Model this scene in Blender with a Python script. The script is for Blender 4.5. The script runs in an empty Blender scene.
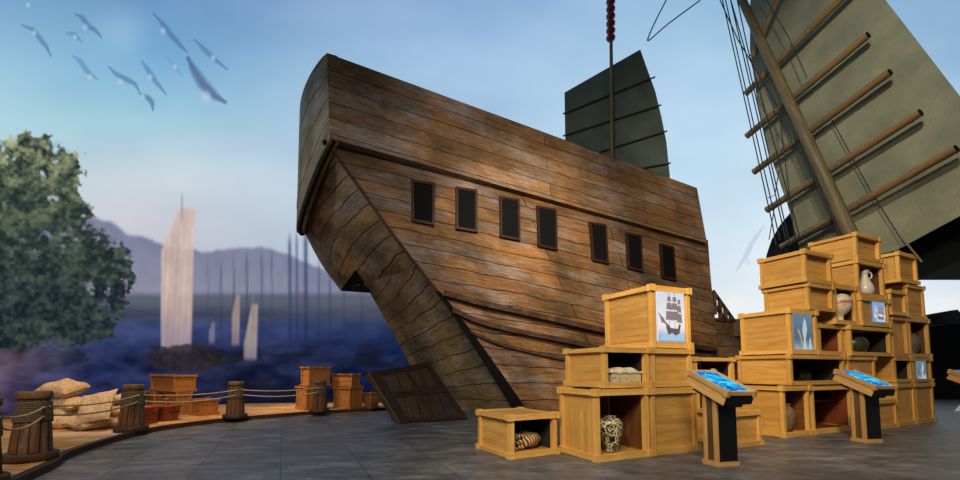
import bpy, bmesh, math, random
import numpy as np
from mathutils import Vector, Matrix
random.seed(7)
RNG = np.random.RandomState(11)
COL = bpy.context.scene.collection
PI = math.pi
# ------------------------------------------------------------------ camera
F = 420.0; PITCH = math.radians(4.0); CAMZ = 1.2; CY = 340.6
cam_d = bpy.data.cameras.new('camera'); cam = bpy.data.objects.new('camera', cam_d); COL.objects.link(cam)
cam_d.sensor_width = 36; cam_d.lens = 36*F/960; cam_d.shift_y = (CY-240)/960; cam_d.clip_end = 200; cam_d.clip_start = 0.05
cam.location = (0, 0, CAMZ); cam.rotation_euler = (PI/2+PITCH, 0, 0)
bpy.context.scene.camera = cam
cp, sp = math.cos(PITCH), math.sin(PITCH)
def ray(px, py):
    v = (CY-py)/F
    return ((px-480)/F, cp-v*sp, sp+v*cp)
def P(px, py, Y):
    d = ray(px, py); t = Y/d[1]
    return Vector((d[0]*t, Y, CAMZ+d[2]*t))
def G(px, py, z=0.0):
    d = ray(px, py); t = (z-CAMZ)/d[2]
    return Vector((d[0]*t, d[1]*t, z))
def proj(x, y, z):
    z = z-CAMZ
    yc = y*cp+z*sp; zc = -y*sp+z*cp
    return 480+F*x/yc, CY-F*zc/yc
# ------------------------------------------------------------------ helpers
def empty(name, loc=(0,0,0), rz=0.0):
    o = bpy.data.objects.new(name, None); COL.objects.link(o)
    o.location = loc; o.rotation_euler = (0,0,rz); o.empty_display_size = 0.1
    return o
def tag(o, label=None, cat=None, group=None, kind=None):
    if label: o['label'] = label
    if cat: o['category'] = cat
    if group: o['group'] = group
    if kind: o['kind'] = kind
    return o
def copy_tree(o, parent=None):
    c = o.copy(); COL.objects.link(c); c.parent = parent
    for ch in list(o.children): copy_tree(ch, c)
    return c
class MB:
    def __init__(s): s.v=[]; s.f=[]; s.uv=[]; s.sm=[]
    def add(s, verts, faces, uvs, smooth=False):
        n=len(s.v); s.v += [tuple(v) for v in verts]
        for f,u in zip(faces,uvs):
            s.f.append([i+n for i in f]); s.uv.append(u); s.sm.append(smooth)
    def hexa(s, c, uvo=None):
        # c: 8 corners (bottom 4 ccw, top 4 ccw)
        c=[Vector(p) for p in c]
        fs=[(0,3,2,1),(4,5,6,7),(0,1,5,4),(1,2,6,5),(2,3,7,6),(3,0,4,7)]
        ex=(c[1]-c[0]).length; ey=(c[3]-c[0]).length; ez=(c[4]-c[0]).length
        dims=[ex,ey,ez]; L=dims.index(max(dims)); ou=random.random()*9; ov=random.random()*9
        ax=[(c[1]-c[0]),(c[3]-c[0]),(c[4]-c[0])]; ax=[a.normalized() if a.length>1e-6 else Vector((0,0,1)) for a in ax]
        U=ax[L]; uvs=[]
        fa=[(0,1),(0,1),(0,2),(1,2),(0,2),(1,2)]
        for f,(a,b) in zip(fs,fa):
            if L in (a,b): ua=ax[L]; va=ax[b if a==L else a]
            else: ua=ax[a]; va=ax[b]
            uvs.append([((c[i]-c[0]).dot(ua)+ou,(c[i]-c[0]).dot(va)+ov) for i in f])
        s.add(c,fs,uvs)
    def box(s, x0,x1,y0,y1,z0,z1, M=None):
        c=[(x0,y0,z0),(x1,y0,z0),(x1,y1,z0),(x0,y1,z0),(x0,y0,z1),(x1,y0,z1),(x1,y1,z1),(x0,y1,z1)]
        if M is not None: c=[M@Vector(p) for p in c]
        s.hexa(c)
    def tube(s, pts, r, n=8, cap=True, smooth=True):
        pts=[Vector(p) for p in pts]; rs=r if isinstance(r,(list,tuple)) else [r]*len(pts)
        V=[];Fc=[];U=[]; L=0; up=Vector((0,0,1))
        ref=None; Ls=[0]
        for i,p in enumerate(pts):
            t=(pts[min(i+1,len(pts)-1)]-pts[max(i-1,0)]).normalized()
            if ref is None: ref=t.orthogonal().normalized()
            ref=(ref-t*ref.dot(t)).normalized(); b=t.cross(ref)
            if i>0: Ls.append(Ls[-1]+(p-pts[i-1]).length)
            for k in range(n):
                a=2*PI*k/n; V.append(p+(ref*math.cos(a)+b*math.sin(a))*rs[i])
        for i in range(len(pts)-1):
            for k in range(n):
                k2=(k+1)%n; Fc.append((i*n+k,i*n+k2,(i+1)*n+k2,(i+1)*n+k))
                w=2*PI*max(rs[i],0.01)/n
                U.append([(Ls[i],k*w),(Ls[i],(k+1)*w),(Ls[i+1],(k+1)*w),(Ls[i+1],k*w)])
        s.add(V,Fc,U,smooth)
        if cap:
            m=len(pts)-1
            s.add(V[:n],[tuple(range(n-1,-1,-1))],[[(0,0.01*k) for k in range(n)]])
            s.add(V[m*n:],[tuple(range(n))],[[(0,0.01*k) for k in range(n)]])
    def lathe(s, prof, n=24, c=(0,0,0), smooth=True):
        V=[];Fc=[];U=[]; c=Vector(c); Ls=[0]
        for i,(r,z) in enumerate(prof):
            if i>0: Ls.append(Ls[-1]+math.hypot(r-prof[i-1][0],z-prof[i-1][1]))
            for k in range(n):
                a=2*PI*k/n; V.append(c+Vector((r*math.cos(a),r*math.sin(a),z)))
        for i in range(len(prof)-1):
            for k in range(n):
                k2=(k+1)%n; Fc.append((i*n+k,i*n+k2,(i+1)*n+k2,(i+1)*n+k))
                U.append([(Ls[i],k/n),(Ls[i],(k+1)/n),(Ls[i+1],(k+1)/n),(Ls[i+1],k/n)])
        s.add(V,Fc,U,smooth)
    def grid(s, fn, nu, nv, uvfn=None, smooth=True):
        V=[];U0=[]
        for j in range(nv+1):
            for i in range(nu+1):
                V.append(Vector(fn(i/nu,j/nv))); U0.append(uvfn(i/nu,j/nv) if uvfn else (i/nu,j/nv))
        Fc=[];U=[]
        for j in range(nv):
            for i in range(nu):
                a=j*(nu+1)+i; q=(a,a+1,a+nu+2,a+nu+1); Fc.append(q); U.append([U0[k] for k in q])
        s.add(V,Fc,U,smooth)
    def poly(s, pts, thick=None, uvscale=1.0):
        pts=[Vector(p) for p in pts]; n=len(pts)
        o=pts[0]; a=(pts[1]-o).normalized(); nn=Vector((0,0,0))
        for i in range(1,n-1): nn+=(pts[i]-o).cross(pts[i+1]-o)
        nn.normalize(); b=nn.cross(a)
        uv=[((p-o).dot(a)*uvscale,(p-o).dot(b)*uvscale) for p in pts]
        s.add(pts,[tuple(range(n))],[uv])
        if thick:
            back=[p-nn*thick for p in pts]
            s.add(back,[tuple(range(n-1,-1,-1))],[[uv[i] for i in range(n-1,-1,-1)]])
            for i in range(n):
                j=(i+1)%n; s.add([pts[i],back[i],back[j],pts[j]],[(0,1,2,3)],[[(0,0),(0,thick),((pts[j]-pts[i]).length,thick),((pts[j]-pts[i]).length,0)]])
    def build(s, name, mat, parent=None, loc=None):
        me=bpy.data.meshes.new(name); me.from_pydata(s.v,[],s.f)
        ul=me.uv_layers.new(name='UVMap'); flat=[c for u in s.uv for p in u for c in p]
        ul.data.foreach_set('uv',flat)
        me.polygons.foreach_set('use_smooth',s.sm)
        me.materials.append(mat); me.update()
        o=bpy.data.objects.new(name,me); COL.objects.link(o)
        if parent is not None: o.parent=parent
        if loc is not None: o.location=loc
        return o
# ------------------------------------------------------------------ materials
def srgb(r,g,b): 
    f=lambda c:(c/255)/12.92 if c/255<=0.04045 else ((c/255+0.055)/1.055)**2.4
    return (f(r),f(g),f(b),1)
class NT:
    def __init__(s,name):
        s.m=bpy.data.materials.new(name); s.m.use_nodes=True; s.n=s.m.node_tree.nodes; s.l=s.m.node_tree.links
        s.bsdf=s.n['Principled BSDF']; s.out=s.n['Material Output']
    def node(s,t,**k):
        x=s.n.new(t)
        for a,b in k.items():
            if a in x.inputs.keys(): x.inputs[a].default_value=b
            else: setattr(x,a,b)
        return x
    def link(s,a,b): s.l.new(a,b)
def mix(nt,fac,a,b,mode='MIX'):
    x=nt.n.new('ShaderNodeMix'); x.data_type='RGBA'; x.blend_type=mode
    for sock,val in ((x.inputs[0],fac),(x.inputs[6],a),(x.inputs[7],b)):
        if hasattr(val,'links') or isinstance(val,bpy.types.NodeSocket): nt.link(val,sock)
        else: sock.default_value=val
    return x.outputs[2]
def ramp(nt,src,pts):
    r=nt.n.new('ShaderNodeValToRGB'); e=r.color_ramp.elements
    e[0].position=pts[0][0]; e[0].color=pts[0][1]; e[1].position=pts[-1][0]; e[1].color=pts[-1][1]
    for p,c in pts[1:-1]:
        q=e.new(p); q.color=c
    nt.link(src,r.inputs[0]); return r.outputs[0]
def coords(nt,kind='UV',scale=(1,1,1),rot=(0,0,0),loc=(0,0,0)):
    t=nt.n.new('ShaderNodeTexCoord'); m=nt.n.new('ShaderNodeMapping')
    m.inputs['Scale'].default_value=scale; m.inputs['Rotation'].default_value=rot; m.inputs['Location'].default_value=loc
    nt.link(t.outputs[kind],m.inputs[0]); return m.outputs[0]
W=(1,1,1,1); K=(0,0,0,1)
def plain(name,col,rough=0.6,metal=0.0,spec=0.5,noise=0.0,nscale=8,bump=0.0,kind='Object'):
    nt=NT(name); b=nt.bsdf; b.inputs['Roughness'].default_value=rough; b.inputs['Metallic'].default_value=metal
    b.inputs['Specular IOR Level'].default_value=spec
    n=nt.node('ShaderNodeTexNoise'); n.inputs['Scale'].default_value=nscale; n.inputs['Detail'].default_value=4
    nt.link(coords(nt,kind),n.inputs['Vector'])
    c=ramp(nt,n.outputs[0],[(0.3,tuple(x*(1-noise) for x in col[:3])+(1,)),(0.7,tuple(min(1,x*(1+noise)) for x in col[:3])+(1,))])
    nt.link(c,b.inputs['Base Color'])
    if bump:
        bp=nt.node('ShaderNodeBump'); bp.inputs['Strength'].default_value=bump; bp.inputs['Distance'].default_value=0.02
        nt.link(n.outputs[0],bp.inputs['Height']); nt.link(bp.outputs[0],b.inputs['Normal'])
    return nt.m
def grainwood(name,c1,c2,rough=0.55,gs=1.0,line=None,bump=0.15):
    nt=NT(name); b=nt.bsdf; b.inputs['Roughness'].default_value=rough; b.inputs['Specular IOR Level'].default_value=0.3
    v=coords(nt,'UV',(0.55*gs,4.2*gs,1))
    n=nt.node('ShaderNodeTexNoise'); n.inputs['Scale'].default_value=2.2; n.inputs['Detail'].default_value=5; n.inputs['Distortion'].default_value=0.6
    nt.link(v,n.inputs['Vector'])
    w=nt.node('ShaderNodeTexWave',wave_type='RINGS'); w.inputs['Scale'].default_value=1.3; w.inputs['Distortion'].default_value=5; w.inputs['Detail'].default_value=3
    v2=coords(nt,'UV',(0.5*gs,2.0*gs,1)); nt.link(v2,w.inputs['Vector'])
    f=nt.node('ShaderNodeTexNoise'); f.inputs['Scale'].default_value=11; f.inputs['Detail'].default_value=3; nt.link(v,f.inputs['Vector'])
    c=ramp(nt,n.outputs[0],[(0.28,c1),(0.72,c2)])
    dk=tuple(x*0.62 for x in c1[:3])+(1,)
    wr=ramp(nt,w.outputs[0],[(0.0,(0.26,0.26,0.26,1)),(0.35,K)])
    c=mix(nt,wr,c,dk)
    fr=ramp(nt,f.outputs[0],[(0.35,(0.9,0.9,0.9,1)),(0.65,(1.06,1.06,1.06,1))])
    c=mix(nt,1.0,c,fr,'MULTIPLY')
    oi=nt.n.new('ShaderNodeObjectInfo'); c=mix(nt,1.0,c,ramp(nt,oi.outputs['Random'],[(0,(.80,.78,.74,1)),(1,(1.05,1.03,1.0,1))]),'MULTIPLY'); nt.link(c,b.inputs['Base Color'])
    bp=nt.node('ShaderNodeBump'); bp.inputs['Strength'].default_value=bump; bp.inputs['Distance'].default_value=0.01
    nt.link(f.outputs[0],bp.inputs['Height']); nt.link(bp.outputs[0],b.inputs['Normal'])
    return nt.m
def plankwood(name,c1,c2,c3,bw=3.0,rh=0.3,mortar=0.012,rough=0.75,patch=0.6,grain=1.0,rot=0.0,kind='UV',bump=0.6,distort=0.05):
    nt=NT(name); b=nt.bsdf; b.inputs['Roughness'].default_value=rough; b.inputs['Specular IOR Level'].default_value=0.25
    co=coords(nt,kind,(1,1,1),(0,0,rot))
    dn=nt.node('ShaderNodeTexNoise'); dn.inputs['Scale'].default_value=0.9; dn.inputs['Detail'].default_value=3; nt.link(co,dn.inputs['Vector'])
    sub=nt.node('ShaderNodeVectorMath',operation='SUBTRACT'); nt.link(dn.outputs[1],sub.inputs[0]); sub.inputs[1].default_value=(.5,.5,.5)
    scl=nt.node('ShaderNodeVectorMath',operation='SCALE'); nt.link(sub.outputs[0],scl.inputs[0]); scl.inputs['Scale'].default_value=distort*2
    ad=nt.node('ShaderNodeVectorMath',operation='ADD'); nt.link(co,ad.inputs[0]); nt.link(scl.outputs[0],ad.inputs[1])
    br=nt.node('ShaderNodeTexBrick'); br.offset=0.37; br.inputs['Scale'].default_value=1.0
    br.inputs['Brick Width'].default_value=bw; br.inputs['Row Height'].default_value=rh; br.inputs['Mortar Size'].default_value=mortar
    br.inputs['Mortar Smooth'].default_value=0.4; br.inputs['Color1'].default_value=(0.15,0.15,0.15,1); br.inputs['Color2'].default_value=(0.95,0.95,0.95,1); br.inputs['Mortar'].default_value=(.5,.5,.5,1)
    nt.link(ad.outputs[0],br.inputs['Vector'])
    ms=nt.node('ShaderNodeMapping'); ms.inputs['Scale'].default_value=(.8*grain,11*grain,.8*grain); nt.link(ad.outputs[0],ms.inputs[0])
    g=nt.node('ShaderNodeTexNoise'); g.inputs['Scale'].default_value=1.6; g.inputs['Detail'].default_value=8; g.inputs['Roughness'].default_value=0.65; g.inputs['Distortion'].default_value=0.8
    nt.link(ms.outputs[0],g.inputs['Vector'])
    pn=nt.node('ShaderNodeTexNoise'); pn.inputs['Scale'].default_value=0.55; pn.inputs['Detail'].default_value=5; pn.inputs['Roughness'].default_value=0.6; nt.link(co,pn.inputs['Vector'])
    base=ramp(nt,g.outputs[0],[(0.25,c1),(0.42,c2),(0.8,c3)])
    tint=ramp(nt,br.outputs[0],[(0.0,(0.74,0.74,0.74,1)),(1.0,(1.2,1.17,1.12,1))])
    c=mix(nt,1.0,base,tint,'MULTIPLY')
    pr=ramp(nt,pn.outputs[0],[(0.35,(1-patch*.55,1-patch*.5,1-patch*.42,1)),(0.6,(1+patch*.35,1+patch*.28,1+patch*.15,1))])
    c=mix(nt,1.0,c,pr,'MULTIPLY')
    fn=nt.node('ShaderNodeTexNoise'); fn.inputs['Scale'].default_value=9; fn.inputs['Detail'].default_value=8; fn.inputs['Roughness'].default_value=0.8
    mf=nt.node('ShaderNodeMapping'); mf.inputs['Scale'].default_value=(.6,2.6,.6); nt.link(co,mf.inputs[0]); nt.link(mf.outputs[0],fn.inputs['Vector'])
    c=mix(nt,1.0,c,ramp(nt,fn.outputs[0],[(0.32,(.62,.62,.62,1)),(0.5,(1,1,1,1)),(0.68,(1.42,1.40,1.34,1))]),'MULTIPLY')
    gp=nt.node('ShaderNodeTexNoise'); gp.inputs['Scale'].default_value=0.8; gp.inputs['Detail'].default_value=6; gp.inputs['Roughness'].default_value=.7
    mg=nt.node('ShaderNodeMapping'); mg.inputs['Location'].default_value=(7,3,1); mg.inputs['Scale'].default_value=(.6,1.6,1); nt.link(co,mg.inputs[0]); nt.link(mg.outputs[0],gp.inputs['Vector'])
    lum=nt.node('ShaderNodeHueSaturation'); lum.inputs['Saturation'].default_value=.42; lum.inputs['Value'].default_value=1.05; nt.link(c,lum.inputs['Color'])
    c=mix(nt,ramp(nt,gp.outputs[0],[(0.48,K),(0.62,(.8,.8,.8,1))]),c,lum.outputs[0])
    c=mix(nt,br.outputs[1],c,tuple(x*0.10 for x in c1[:3])+(1,))
    nt.link(c,b.inputs['Base Color'])
    m1=nt.node('ShaderNodeMath',operation='MULTIPLY'); nt.link(br.outputs[1],m1.inputs[0]); m1.inputs[1].default_value=-1.5
    m2=nt.node('ShaderNodeMath',operation='ADD'); nt.link(m1.outputs[0],m2.inputs[0]); nt.link(g.outputs[0],m2.inputs[1])
    bp=nt.node('ShaderNodeBump'); bp.inputs['Strength'].default_value=bump; bp.inputs['Distance'].default_value=0.03
    nt.link(m2.outputs[0],bp.inputs['Height']); nt.link(bp.outputs[0],b.inputs['Normal'])
    return nt.m
def pattern(name,bg,fg,scale=22,thr=0.5,rough=0.35,kind='vor'):
    nt=NT(name); b=nt.bsdf; b.inputs['Roughness'].default_value=rough
    co=coords(nt,'Object')
    if kind=='vor':
        v=nt.node('ShaderNodeTexVoronoi',feature='DISTANCE_TO_EDGE'); v.inputs['Scale'].default_value=scale; nt.link(co,v.inputs['Vector']); s=v.outputs[0]
        n=nt.node('ShaderNodeTexNoise'); n.inputs['Scale'].default_value=scale*1.4; n.inputs['Distortion'].default_value=2.5; nt.link(co,n.inputs['Vector'])
        m=nt.node('ShaderNodeMath',operation='ABSOLUTE'); m0=nt.node('ShaderNodeMath',operation='SUBTRACT'); nt.link(n.outputs[0],m0.inputs[0]); m0.inputs[1].default_value=0.5; nt.link(m0.outputs[0],m.inputs[0])
        mm=nt.node('ShaderNodeMath',operation='MINIMUM'); nt.link(m.outputs[0],mm.inputs[0]); nt.link(s,mm.inputs[1])
        c=ramp(nt,mm.outputs[0],[(thr*0.004,fg),(thr*0.016,bg)])
    elif kind=='spots':
        v=nt.node('ShaderNodeTexVoronoi'); v.inputs['Scale'].default_value=scale; nt.link(co,v.inputs['Vector'])
        c=ramp(nt,v.outputs[0],[(thr*0.8,fg),(thr,bg)])
    nt.link(c,b.inputs['Base Color']); return nt.m
M={}
M['crate']=grainwood('light_oak_wood',srgb(190,138,64),srgb(216,168,90),0.5)
M['crate_frame']=grainwood('light_oak_frame_wood',srgb(204,152,72),srgb(226,180,100),0.45)
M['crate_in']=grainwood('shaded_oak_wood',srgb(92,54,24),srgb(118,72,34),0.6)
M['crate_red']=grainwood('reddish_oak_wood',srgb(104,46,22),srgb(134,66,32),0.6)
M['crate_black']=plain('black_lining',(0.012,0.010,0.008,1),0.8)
M['deckcrate']=grainwood('orange_brown_crate_wood',srgb(146,94,46),srgb(172,118,62),0.6)
M['side']=plankwood('weathered_hull_planks',srgb(64,42,24),srgb(116,82,50),srgb(160,124,82),7.5,0.52,0.015,patch=1.1,grain=.9,distort=.1,bump=.6)
M['bulwark']=plankwood('weathered_bulwark_planks',srgb(70,48,28),srgb(124,90,56),srgb(162,126,84),9,0.36,0.009,patch=0.9,grain=1.1,distort=.04,bump=.55)
M['transom']=plankwood('grey_brown_transom_planks',srgb(62,50,34),srgb(112,92,62),srgb(154,130,94),5.5,0.5,0.015,patch=1.1,distort=.12,bump=.6)
M['wale']=plankwood('dark_wale_wood',srgb(30,18,10),srgb(66,42,24),srgb(98,66,38),4,0.5,0.006)
M['rudder']=plankwood('dark_rudder_wood',srgb(30,19,12),srgb(60,40,26),srgb(86,60,40),3,0.3,0.008)
M['rudder_frame']=grainwood('dark_rudder_frame_wood',srgb(40,25,16),srgb(62,40,26),0.6)
M['winframe']=grainwood('dark_red_brown_frame_wood',srgb(48,28,18),srgb(68,40,28),0.5)
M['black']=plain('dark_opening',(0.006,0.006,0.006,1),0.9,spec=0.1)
M['deck']=plankwood('orange_lit_deck_boards',srgb(112,76,38),srgb(180,132,76),srgb(222,174,110),2.2,0.22,0.006,kind='Object',rot=-0.2,patch=0.4)
M['deckedge']=grainwood('dark_deck_edge_wood',srgb(44,32,20),srgb(66,48,30),0.6)
M['bollard']=plankwood('bollard_stave_wood',srgb(46,28,16),srgb(88,58,34),srgb(124,84,50),5,0.0833,0.006,patch=0.3,grain=1,distort=0.0)
M['bollard_top']=grainwood('bollard_cap_wood',srgb(84,60,34),srgb(122,92,56),0.6)
M['bollard_base']=grainwood('bollard_base_wood',srgb(52,36,22),srgb(76,54,34),0.6)
M['rope']=plain('hemp_rope',srgb(176,158,124),0.85,noise=0.3,nscale=60,bump=0.6)
M['coil']=plain('dark_hemp_rope',srgb(84,72,54),0.85,noise=0.35,nscale=60,bump=0.6)
M['rig']=plain('black_rigging_rope',srgb(28,32,38),0.8)
M['sack']=plain('speckled_burlap',srgb(190,162,124),0.9,noise=0.45,nscale=38,bump=0.5)
M['terra']=plain('red_brown_lacquered_wood',srgb(126,54,26),0.5,noise=0.15,nscale=10)
M['mast']=grainwood('mast_wood',srgb(84,72,48),srgb(118,102,70),0.55)
M['spar']=grainwood('reddish_spar_bamboo',srgb(104,78,46),srgb(148,112,70),0.55,gs=1.5)
M['spar_grey']=grainwood('greyed_spar_bamboo',srgb(94,78,50),srgb(140,118,80),0.6,gs=1.5)
M['batten']=grainwood('dark_batten_wood',srgb(40,34,24),srgb(64,54,40),0.6)
def canvas(name,c1,c2,sc=7):
    nt=NT(name); b=nt.bsdf; b.inputs['Roughness'].default_value=0.9; b.inputs['Specular IOR Level'].default_value=0.1
    co=coords(nt,'UV',(1,1,1)); n=nt.node('ShaderNodeTexNoise'); n.inputs['Scale'].default_value=1.1; n.inputs['Detail'].default_value=6; nt.link(co,n.inputs['Vector'])
    w=nt.node('ShaderNodeTexNoise'); w.inputs['Scale'].default_value=sc; w.inputs['Detail'].default_value=6; nt.link(coords(nt,'UV',(1,14,1)),w.inputs['Vector'])
    c=ramp(nt,n.outputs[0],[(0.3,c1),(0.7,c2)]); c=mix(nt,1.0,c,ramp(nt,w.outputs[0],[(0.3,(.84,.84,.84,1)),(0.7,(1.14,1.14,1.14,1))]),'MULTIPLY')
    nt.link(c,b.inputs['Base Color'])
    bp=nt.node('ShaderNodeBump'); bp.inputs['Strength'].default_value=0.25; bp.inputs['Distance'].default_value=0.02; nt.link(w.outputs[0],bp.inputs['Height']); nt.link(bp.outputs[0],b.inputs['Normal'])
    return nt.m
M['sail']=canvas('grey_green_sailcloth',srgb(112,112,92),srgb(138,134,108))
M['aftsail']=canvas('dark_green_grey_sailcloth',srgb(72,80,72),srgb(92,100,90))
M['canopy']=plain('black_canopy_cloth',srgb(26,30,30),0.9,noise=0.1,nscale=2,spec=0.1)
M['darkwall']=plain('black_hall_wall',srgb(10,11,13),0.85,noise=0.2,nscale=3,spec=0.2)
M['roofdark']=plain('dark_slate_roof',srgb(38,40,42),0.85,noise=0.3,nscale=6)
M['lantern']=plain('dark_red_lacquer',srgb(118,14,12),0.45,noise=0.1)
M['blackpanel']=plain('black_kiosk_panel',srgb(14,13,12),0.35,noise=0.1)
M['kwood']=grainwood('kiosk_oak_wood',srgb(176,136,80),srgb(212,172,112),0.5)
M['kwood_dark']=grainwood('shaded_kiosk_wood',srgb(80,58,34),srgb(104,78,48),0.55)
M['jug']=plain('pale_grey_ceramic',srgb(205,200,185),0.25,noise=0.05)
M['white']=plain('white_card',srgb(235,238,240),0.5)
M['vase_black']=pattern('black_ceramic_with_cream_scrolls',srgb(14,11,9),srgb(250,232,176),8,2.2)
M['vase_beige']=pattern('carved_beige_ceramic',srgb(96,72,46),srgb(200,172,128),18,0.8,0.5)
M['vase_dark']=pattern('dark_green_ceramic_with_pale_pattern',srgb(22,26,18),srgb(150,150,96),20,0.6)
M['vase_grey']=pattern('grey_patterned_ceramic',srgb(70,62,52),srgb(170,156,130),20,0.8,0.5)
M['sphere']=pattern('cream_ceramic_with_brown_flecks',srgb(214,200,168),srgb(110,74,50),20,0.22,0.35,'spots')
M['pinkband']=plain('pink_glaze',srgb(176,110,108),0.4)
M['weave']=pattern('cream_box_with_dark_holes',srgb(196,178,140),srgb(40,28,18),17,0.22,0.6,'spots')
M['cream']=plain('cream_cloth',srgb(214,200,165),0.7,noise=0.15,nscale=30,bump=0.3)
def striped(name):
    nt=NT(name); b=nt.bsdf; b.inputs['Roughness'].default_value=0.6
    w=nt.node('ShaderNodeTexWave'); w.inputs['Scale'].default_value=7; w.inputs['Distortion'].default_value=6; w.inputs['Detail'].default_value=2; nt.link(coords(nt,'Object',(1,.3,.6),(0,0.5,0)),w.inputs['Vector'])
    nt.link(ramp(nt,w.outputs[0],[(0.3,srgb(70,38,20)),(0.7,srgb(205,165,115))]),b.inputs['Base Color']); return nt.m
M['bundle']=striped('brown_and_tan_striped_wood')
def screen_mat():
    nt=NT('blue_touch_screen'); co=coords(nt,'UV',(1,1,1))
    n=nt.node('ShaderNodeTexNoise'); n.inputs['Scale'].default_value=7; n.inputs['Detail'].default_value=4; nt.link(co,n.inputs['Vector'])
    c=ramp(nt,n.outputs[0],[(0.36,srgb(14,90,180)),(0.48,srgb(30,165,232)),(0.60,srgb(90,215,245))])
    v=nt.node('ShaderNodeTexBrick'); v.inputs['Scale'].default_value=1; v.inputs['Brick Width'].default_value=.11; v.inputs['Row Height'].default_value=.055; v.inputs['Mortar Size'].default_value=.012; nt.link(coords(nt,'UV',(1,1,1),(0,0,.2)),v.inputs['Vector'])
    v.inputs['Color1'].default_value=K; v.inputs['Color2'].default_value=(.9,.9,.9,1); v.inputs['Mortar'].default_value=K
    c=mix(nt,ramp(nt,v.outputs[0],[(0.55,K),(0.75,W)]),c,srgb(18,60,150))
    e=nt.node('ShaderNodeEmission'); e.inputs[1].default_value=1.1; nt.link(c,e.inputs[0]); nt.link(e.outputs[0],nt.out.inputs[0]); return nt.m
M['screen']=screen_mat()
def emis(name,col,st=1.0):
    nt=NT(name); e=nt.node('ShaderNodeEmission'); e.inputs[0].default_value=col; e.inputs[1].default_value=st; nt.link(e.outputs[0],nt.out.inputs[0]); return nt.m
M['screen_dark']=emis('deep_blue_screen_text',srgb(14,50,140),0.8)
M['screen_pale']=emis('pale_screen_text',srgb(150,225,245),0.9)
def picmat(name,top,mid,bot):
    nt=NT(name); t=nt.n.new('ShaderNodeTexCoord'); s=nt.n.new('ShaderNodeSeparateXYZ'); nt.link(t.outputs['UV'],s.inputs[0])
    n=nt.node('ShaderNodeTexNoise'); n.inputs['Scale'].default_value=4; n.inputs['Detail'].default_value=5; nt.link(t.outputs['UV'],n.inputs['Vector'])
    a=nt.node('ShaderNodeMath',operation='MULTIPLY_ADD'); nt.link(n.outputs[0],a.inputs[0]); a.inputs[1].default_value=0.3; nt.link(s.outputs[1],a.inputs[2])
    m=nt.node('ShaderNodeMath',operation='SUBTRACT'); nt.link(a.outputs[0],m.inputs[0]); m.inputs[1].default_value=0.15
    c=ramp(nt,m.outputs[0],[(0.05,bot),(0.3,mid),(0.9,top)])
    e=nt.node('ShaderNodeEmission'); e.inputs[1].default_value=0.95; nt.link(c,e.inputs[0]); nt.link(e.outputs[0],nt.out.inputs[0]); return nt.m
M['pic1']=picmat('ship_picture_sky',srgb(222,224,236),srgb(248,240,238),srgb(130,172,205))
M['pic2']=picmat('misty_blue_picture',srgb(104,128,146),srgb(84,106,124),srgb(150,168,180))
M['pic3']=picmat('small_ship_picture_sky',srgb(120,165,215),srgb(225,225,230),srgb(40,90,140))
M['picship']=emis('dark_grey_ship_print',srgb(104,92,92),1.0)
M['picship2']=emis('grey_brown_ship_print',srgb(140,126,124),1.0)
M['picwave']=emis('blue_white_wave_print',srgb(170,200,222),1.0)
M['picwhite']=emis('white_figure_print',srgb(176,194,205),1.0)
M['picgold']=emis('tan_figure_print',srgb(200,160,110),0.9)
# floor
def floor_mat():
    nt=NT('dark_grey_stone_tiles'); b=nt.bsdf
    co=coords(nt,'Object',(1,1,1),(0,0,-math.radians(25)))
    br=nt.node('ShaderNodeTexBrick'); br.offset=0.0; br.inputs['Scale'].default_value=1; br.inputs['Brick Width'].default_value=0.92; br.inputs['Row Height'].default_value=0.92
    br.inputs['Mortar Size'].default_value=0.006; br.inputs['Mortar Smooth'].default_value=0.3; br.inputs['Color1'].default_value=(.75,.75,.75,1); br.inputs['Color2'].default_value=(1.1,1.1,1.1,1)
    nt.link(co,br.inputs['Vector'])
    n=nt.node('ShaderNodeTexNoise'); n.inputs['Scale'].default_value=1.6; n.inputs['Detail'].default_value=9; n.inputs['Roughness'].default_value=0.7; nt.link(coords(nt,'Object',(1,2.2,1),(0,0,-0.44)),n.inputs['Vector'])
    f=nt.node('ShaderNodeTexNoise'); f.inputs['Scale'].default_value=9; f.inputs['Detail'].default_value=6; nt.link(coords(nt,'Object',(1,4,1),(0,0,-0.2)),f.inputs['Vector'])
    c=ramp(nt,n.outputs[0],[(0.32,srgb(60,62,64)),(0.5,srgb(92,93,94)),(0.7,srgb(134,133,130))])
    c=mix(nt,1.0,c,ramp(nt,f.outputs[0],[(0.35,(.75,.75,.75,1)),(0.7,(1.25,1.25,1.25,1))]),'MULTIPLY')
    c=mix(nt,1.0,c,br.outputs[0],'MULTIPLY'); c=mix(nt,br.outputs[1],c,srgb(38,38,40)); nt.link(c,b.inputs['Base Color'])
    r=ramp(nt,n.outputs[0],[(0.3,(.34,.34,.34,1)),(0.7,(.55,.55,.55,1))]); nt.link(r,b.inputs['Roughness'])
    bp=nt.node('ShaderNodeBump'); bp.inputs['Strength'].default_value=0.25; bp.inputs['Distance'].default_value=0.01; nt.link(f.outputs[0],bp.inputs['Height']); nt.link(bp.outputs[0],b.inputs['Normal'])
    return nt.m
M['floor']=floor_mat()
M['navy']=plain('dark_navy_painted_floor',srgb(14,22,52),0.5,noise=0.4,nscale=1.5)

# ------------------------------------------------------------------ setting
mb=MB(); mb.box(-14,40,-8,26,-0.2,0.0); tag(mb.build('floor',M['floor']),kind='structure')
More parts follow.
